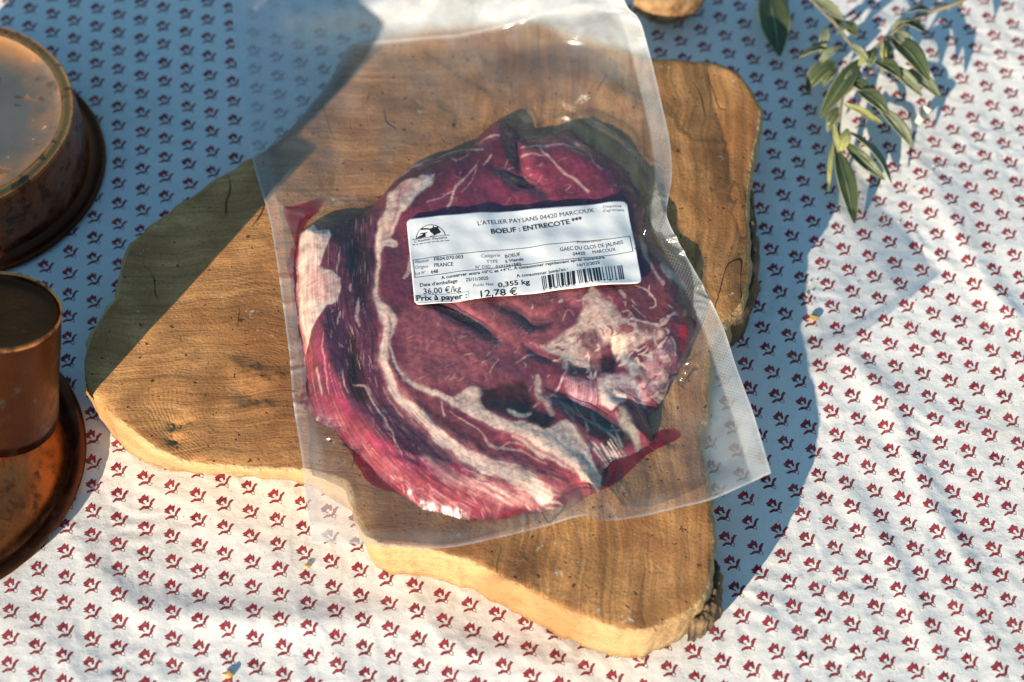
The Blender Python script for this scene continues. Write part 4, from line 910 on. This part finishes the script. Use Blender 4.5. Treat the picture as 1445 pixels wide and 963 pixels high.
# ------------------------------------------------------------------ upturned copper pan, top left
def thing(name, label, cat, loc, group=None):
    o = bpy.data.objects.new(name, None); col.objects.link(o); o.location = loc; o.empty_display_size = .03
    o['label'] = label; o['category'] = cat
    if group: o['group'] = group
    return o
pan = thing('copper_pan', 'upturned hammered copper pan showing its grey worn bottom', 'pan', (-.2660, .1005, 0))
lathe('bottom', [(.0001, .0405), (.012, .0405), (.025, .0404), (.042, .0403), (.0490, .0405), (.0515, .0411), (.0528, .0419)], M_tin, pan, wob=.0003)
lathe('rim', [(.0527, .0418), (.0542, .0428), (.0562, .0433), (.0578, .0427), (.0586, .0412), (.0584, .0396)], M_cop_b, pan, 128, wob=.0003)
lathe('wall', [(.0584, .0397), (.0588, .037), (.0592, .030), (.0596, .021), (.0600, .011), (.0603, .006)], M_cop_h, pan, 128, wob=.0004)
lathe('flange', [(.0602, .0062), (.062, .0042), (.0645, .0036), (.0662, .0046), (.0673, .0040), (.0677, .0024), (.0668, .0008), (.063, .0006), (.060, .0012)], M_cop_d, pan, 128, wob=.0003)

# ------------------------------------------------------------------ copper lid and cup, bottom left
lid = thing('copper_dish', 'upturned round copper dish with a thick rolled edge, beneath the copper cup', 'dish', (-.263, -.066, 0))
lathe('rolled_edge', [(.0672, .0042), (.0688, .0062), (.0712, .0068), (.0731, .0058), (.0740, .0036), (.0728, .0012), (.069, .0004), (.066, .0012)], M_cop_d, lid, 140, wob=.0003)
lathe('dome', [(.0676, .0022), (.0655, .0028), (.0646, .0050), (.0625, .0088), (.058, .0145), (.052, .0205), (.0455, .0255), (.0445, .0268), (.0438, .0282), (.0425, .0284), (.0415, .0272), (.036, .029), (.026, .032), (.012, .034), (.0001, .0345)], M_cop, lid, 140, wob=.0006)
lathe('shadow_vessel', [(.0430, .0100), (.0420, .036), (.0420, .080), (.0440, .140), (.0450, .150), (.0420, .152), (.0001, .1515)], M_cop, lid, 96, wob=.0004).location = (-.018, -.024, 0)  # unseen vessel, added and sized to cast the long upper-left shadow
Bc_, Tc_ = P(-4, 576, .036), P(-4, 439, .086)
ax = Vector(Tc_ - Bc_); Lc_ = ax.length
cup = thing('copper_cup', 'small upturned brown copper cup leaning on the copper dish', 'cup', tuple(Bc_))
cup.rotation_euler = ax.to_track_quat('Z', 'Y').to_euler()
R = .0264
lathe('wall', [(R * .97, -.006), (R * .985, 0), (R * .985, Lc_ * .3), (R, Lc_ * .7), (R, Lc_ - .0022), (R * 1.005, Lc_ - .0008), (R * .998, Lc_ + .0002), (R * .975, Lc_ + .0002), (R * .962, Lc_ - .0006)], M_cop_d, cup, 128, wob=.0003, closed_bot=True)
lathe('rim', [(R * 1.006, Lc_ - .0012), (R * 1.012, Lc_ + .0002), (R * 1.0, Lc_ + .0009), (R * .98, Lc_ + .0008), (R * .966, Lc_ + .0001)], M_cop_b, cup, 128)
lathe('base_plate', [(R * .963, Lc_ - .0006), (R * .95, Lc_ - .0022), (R * .8, Lc_ - .0026), (R * .4, Lc_ - .0024), (.0001, Lc_ - .0024)], M_cop_d, cup, 96, wob=.0003)

# ------------------------------------------------------------------ walnut, top
def mat_nut():
    b = NB('walnut_shell'); co = b.obj(); n = b.noise(co, 110, 4, .6); c = b.ramp(n, [(.3, (.12, .055, .02)), (.5, (.40, .22, .09)), (.7, (.55, .34, .16))])
    return b.done(b.pbr(c, .6, nrm=b.bump(n, .003, .8)))
nu, nv = 72, 40; vs = []
for j in range(nv + 1):
    th = math.pi * j / nv
    for i in range(nu):
        ph = 2 * math.pi * i / nu; d = np.array([math.sin(th) * math.cos(ph), math.sin(th) * math.sin(ph), math.cos(th)])
        r = 1 - .06 * abs(float(pn(d[0] * 3.2 + 4, d[1] * 3.2 + d[2] * 2.1, 301))) - .03 * abs(float(pn(d[0] * 8, d[2] * 8 + d[1] * 3, 302))) + .05 * math.exp(-(d[1] / .09)**2)
        vs.append(d * r * np.array([.0205, .0165, .0165]))
f = [(j * nu + i, (j + 1) * nu + i, (j + 1) * nu + (i + 1) % nu, j * nu + (i + 1) % nu) for j in range(nv) for i in range(nu)]
q = P(946, -12, .0165)
nut = obj('walnut', mesh('walnut', vs, f), mat_nut(), label='round brown nut with a wrinkled shell, behind the bag', cat='nut', loc=(q[0], q[1], .0162)); nut.rotation_euler = (0, .1, .45)

# ------------------------------------------------------------------ olive sprig
def mat_leaf(name, c1, c2):
    b = NB(name); co = b.obj(); u_ = b.attr('across'); n = b.noise(co, 160, 4, .6)
    c = b.mix(n, c1, c2); c = b.mix(b.rng(u_, .10, .02), c, tuple(min(1, x * 2 + .04) for x in c2)); c = b.mix(b.rng(u_, .88, .98), c, (.42, .40, .2))
    df = b.pbr(c, .38, nrm=b.bump(b.math('ADD', n, b.math('MULTIPLY', b.rng(u_, .12, 0), -1.5)), .0008, .5), Specular_IOR_Level=.4)
    tl = b.n('ShaderNodeBsdfTranslucent'); b.set(tl.inputs[0], b.mix(.6, c, (.35, .42, .06)))
    m = b.n('ShaderNodeMixShader'); m.inputs[0].default_value = .22; b.set(m.inputs[1], df); b.set(m.inputs[2], tl.outputs[0]); return b.done(m.outputs[0])
M_leaf_d = mat_leaf('olive_leaf_top', (.055, .078, .034), (.095, .125, .055)); M_leaf_l = mat_leaf('olive_leaf_underside', (.19, .215, .12), (.28, .30, .19)); M_leaf_y = mat_leaf('pale_young_leaf', (.30, .32, .10), (.46, .45, .18)); M_twig = simple('olive_twig', (.24, .2, .12), .7)
def leaf(base, tip, width, z0, z1, arch, mat, parent, tilt=0., seed=0):
    """a lens-shaped blade with a raised fold and a thin body"""
    a = P(*base, z0); b_ = P(*tip, z1); d = b_ - a; L = np.linalg.norm(d); d /= L; wmm = width * .00034
    s = np.cross([0, 0, 1], d); s /= np.linalg.norm(s); up = np.cross(d, s); s = s * math.cos(tilt) + up * math.sin(tilt); up = np.cross(d, s)
    nl_, nw = 22, 9; vs = []; ac = []
    for side in (1, -1):
        for i in range(nl_):
            t = i / (nl_ - 1); ww = wmm / 2 * max(.03, math.sin(math.pi * min(1, t * .97 + .02))**.75) * (1 - .15 * t)
            for j in range(nw):
                q_ = (j / (nw - 1) * 2 - 1)
                p = a + d * L * t + s * q_ * ww + up * (arch * math.sin(math.pi * t) + .35 * ww * q_ * q_ + .0004 * float(pn(t * 5 + seed, q_ * 2, 320))) + up * side * .00015
                p[2] = max(p[2], .0012); vs.append(p); ac.append(abs(q_))
    n = nl_ * nw; f = []
    for i in range(nl_ - 1):
        for j in range(nw - 1):
            k0 = i * nw + j; f.append((k0, k0 + 1, k0 + nw + 1, k0 + nw)); f.append((n + k0, n + k0 + nw, n + k0 + nw + 1, n + k0 + 1))
    for i in range(nl_ - 1):
        for j in (0, nw - 1):
            k0 = i * nw + j; f.append((k0, k0 + nw, n + k0 + nw, n + k0) if j == 0 else (k0, n + k0, n + k0 + nw, k0 + nw))
    me = mesh('leaf', vs, f); float_attr(me, 'across', ac); return obj('leaf', me, mat, parent)
sp = bpy.data.objects.new('olive_sprig', None); col.objects.link(sp); sp.empty_display_size = .02
sp['label'] = 'green olive sprig with narrow leaves lying on the tablecloth'; sp['category'] = 'sprig'
K = 3.438; ZC = lambda x, y: (1025 + x / K, y / K)
def tube(name, pts, rad, mat, parent, n=10):
    p = smooth_curve(pts, 40); vs = []
    t = np.gradient(p, axis=0); t /= np.linalg.norm(t, axis=1)[:, None]
    for i in range(40):
        s = np.cross(t[i], [0, 0, 1]); s /= np.linalg.norm(s); u_ = np.cross(s, t[i]); r = rad[0] + (rad[1] - rad[0]) * i / 39
        for j in range(n):
            a = 2 * math.pi * j / n; vs.append(p[i] + (s * math.cos(a) + u_ * math.sin(a)) * r)
    f = [(i * n + j, i * n + (j + 1) % n, (i + 1) * n + (j + 1) % n, (i + 1) * n + j) for i in range(39) for j in range(n)] + [tuple(range(n))[::-1], tuple(39 * n + j for j in range(n))]
    return obj(name, mesh(name, vs, f), mat, parent)
st = [(1250, -60, .03), (1120, 15, .03), (960, 70, .027), (860, 125, .025), (760, 200, .022), (665, 290, .02), (600, 400, .017), (560, 490, .014), (545, 640, .011), (530, 740, .009)]
tube('stem', [P(*ZC(x, y), z) for x, y, z in st], (.0011, .0007), M_twig, sp)
tube('stem', [P(*ZC(x, y), z) for x, y, z in [(665, 290, .02), (600, 210, .02), (540, 130, .018), (470, 60, .016), (400, -10, .014)]], (.0008, .0005), M_twig, sp)
D_, L_, Y_ = M_leaf_d, M_leaf_l, M_leaf_y
for i, (b0, t0, wd, z0, z1, ar, m, tl) in enumerate([((425, -5), (572, 100), 19, .016, .020, .002, L_, .3), ((615, 112), (535, 165), 17, .022, .024, .001, L_, .2), ((485, 130), (452, 255), 16, .018, .012, .002, L_, -.3), ((560, 225), (448, 318), 17, .02, .016, .002, L_, .2),
        ((650, 290), (452, 575), 28, .02, .012, .004, D_, -.2), ((530, 300), (388, 445), 30, .018, .008, .003, D_, .2), ((500, 240), (352, 285), 17, .018, .014, .002, D_, .4), ((765, 190), (752, 362), 22, .024, .018, .003, L_, -.6), ((765, 200), (775, 330), 10, .025, .02, .002, Y_, .5),
        ((800, 190), (985, 395), 34, .026, .026, .005, D_, .1), ((775, 315), (950, 470), 22, .02, .013, .003, L_, .2), ((880, 340), (1040, 478), 22, .018, .009, .002, L_, .2), ((640, 440), (790, 560), 25, .02, .02, .004, D_, .2), ((570, 505), (760, 606), 12, .013, .008, .002, Y_, .3),
        ((735, 520), (908, 722), 22, .018, .007, .003, L_, .1), ((590, 625), (540, 752), 17, .014, .009, .002, Y_, -.3), ((525, 600), (548, 745), 9, .013, .01, .001, Y_, .5), ((585, 640), (802, 895), 19, .013, .006, .004, L_, -.5), ((570, 690), (770, 875), 20, .010, .004, .002, D_, .5), ((520, 690), (496, 935), 8, .010, .005, .002, Y_, .3),
        ((535, 730), (622, 1085), 29, .010, .003, .003, D_, 0), ((690, 250), (640, 330), 12, .022, .02, .001, Y_, 0), ((600, 220), (690, 290), 13, .022, .022, .002, L_, .4), ((900, 95), (800, 150), 12, .03, .026, .002, L_, .4), ((1000, 60), (880, 60), 12, .03, .034, .002, D_, .2), ((1120, 10), (1135, 40), 9, .028, .024, .001, Y_, .2), ((560, 150), (500, 60), 22, .018, .012, .002, D_, .2), ((640, 180), (560, 110), 20, .022, .02, .002, D_, -.2), ((540, 330), (470, 420), 24, .016, .01, .002, D_, .3), ((640, 330), (560, 470), 24, .019, .014, .003, L_, -.3), ((730, 240), (690, 330), 20, .022, .018, .002, D_, .3), ((820, 160), (900, 250), 22, .026, .028, .003, L_, .3), ((600, 400), (700, 470), 22, .017, .018, .003, D_, .1), ((560, 520), (490, 640), 18, .013, .006, .002, D_, .2), ((860, 120), (960, 160), 20, .028, .03, .002, D_, -.2), ((720, 300), (850, 380), 24, .021, .02, .003, D_, .1)]):
    leaf(ZC(*b0), ZC(*t0), wd, z0, z1, ar, m, sp, tl, i)
dl = leaf((1085, -12), (1100, 80), 52, .004, .010, .003, D_, None, .1, 77); dl.name = 'fallen_leaf'; dl['label'] = 'single broad dark green leaf left of the olive sprig'; dl['category'] = 'leaf'

# ------------------------------------------------------------------ crumbs
def crumb(bm, c, r, rs):
    vv_ = []
    for d in [(1, 0, 0), (-1, 0, 0), (0, 1, 0), (0, -1, 0), (0, 0, 1), (0, 0, -1)]:
        vv_.append(bm.verts.new(Vector(c) + Vector(d) * r * rs.uniform(.5, 1.3)))
    for a, b_ in [(0, 2), (2, 1), (1, 3), (3, 0)]:
        bm.faces.new((vv_[a], vv_[b_], vv_[4])); bm.faces.new((vv_[b_], vv_[a], vv_[5]))
rs = random.Random(8); bm = bmesh.new()
def drop(px, py, r, n=1, spr=0):
    for _ in range(n):
        x, y = px + rs.gauss(0, spr), py + rs.gauss(0, spr); q = P(x, y); z = float(cloth_h(q[0:1], q[1:2])[0]) - .0012
        crumb(bm, (q[0], q[1], z + r * .5), r, rs)
for _ in range(150): drop(rs.uniform(1080, 1445), rs.uniform(220, 960), rs.uniform(.00018, .0005))
for _ in range(45): drop(rs.uniform(0, 900), rs.uniform(680, 960), rs.uniform(.00015, .0004))
drop(1262, 300, .0007, 10, 26); drop(1145, 410, .0007, 6, 7); drop(1310, 245, .0006, 9, 20)
me = bpy.data.meshes.new('crumbs'); bm.to_mesh(me); bm.free()
obj('crumbs', me, simple('crumb', (.62, .45, .24), .8), kind='stuff', label='tiny pale crumbs scattered over the tablecloth', cat='crumbs')
for (px, py, r, lab_) in [(1148, 448, .0019, 'yellowish crumb lying near the right side of the board'), (322, 953, .0017, 'brown seed on the cloth at the bottom left edge'), (433, 800, .0012, 'small orange crumb on the cloth below the board')]:
    bm = bmesh.new(); q = P(px, py); z = float(cloth_h(q[0:1], q[1:2])[0]) - .0012
    bmesh.ops.create_icosphere(bm, subdivisions=2, radius=r)
    for v_ in bm.verts:
        k_ = 1 + .35 * float(pn(v_.co.x / r * 1.3 + px, v_.co.y / r * 1.3 + v_.co.z / r, 400)); v_.co = Vector((v_.co.x * 1.25, v_.co.y, v_.co.z * .75)) * k_
    me = bpy.data.meshes.new('crumb'); bm.to_mesh(me); bm.free()
    obj('crumb', me, simple('crumb_brown', (.55, .36, .14), .7), label=lab_, cat='crumb', loc=(q[0], q[1], z + r * .6))
c = P(*ZC(955, 560), .004)
tube('dry_bud', [P(*ZC(925, 600), .002), P(*ZC(945, 570), .004), P(*ZC(962, 545), .006), P(*ZC(975, 520), .008)], (.0016, .0030), simple('dry_bud', (.62, .6, .5), .7), None)
o = bpy.data.objects['dry_bud']; o['label'] = 'small whitish dry bud right of the olive sprig'; o['category'] = 'bud'
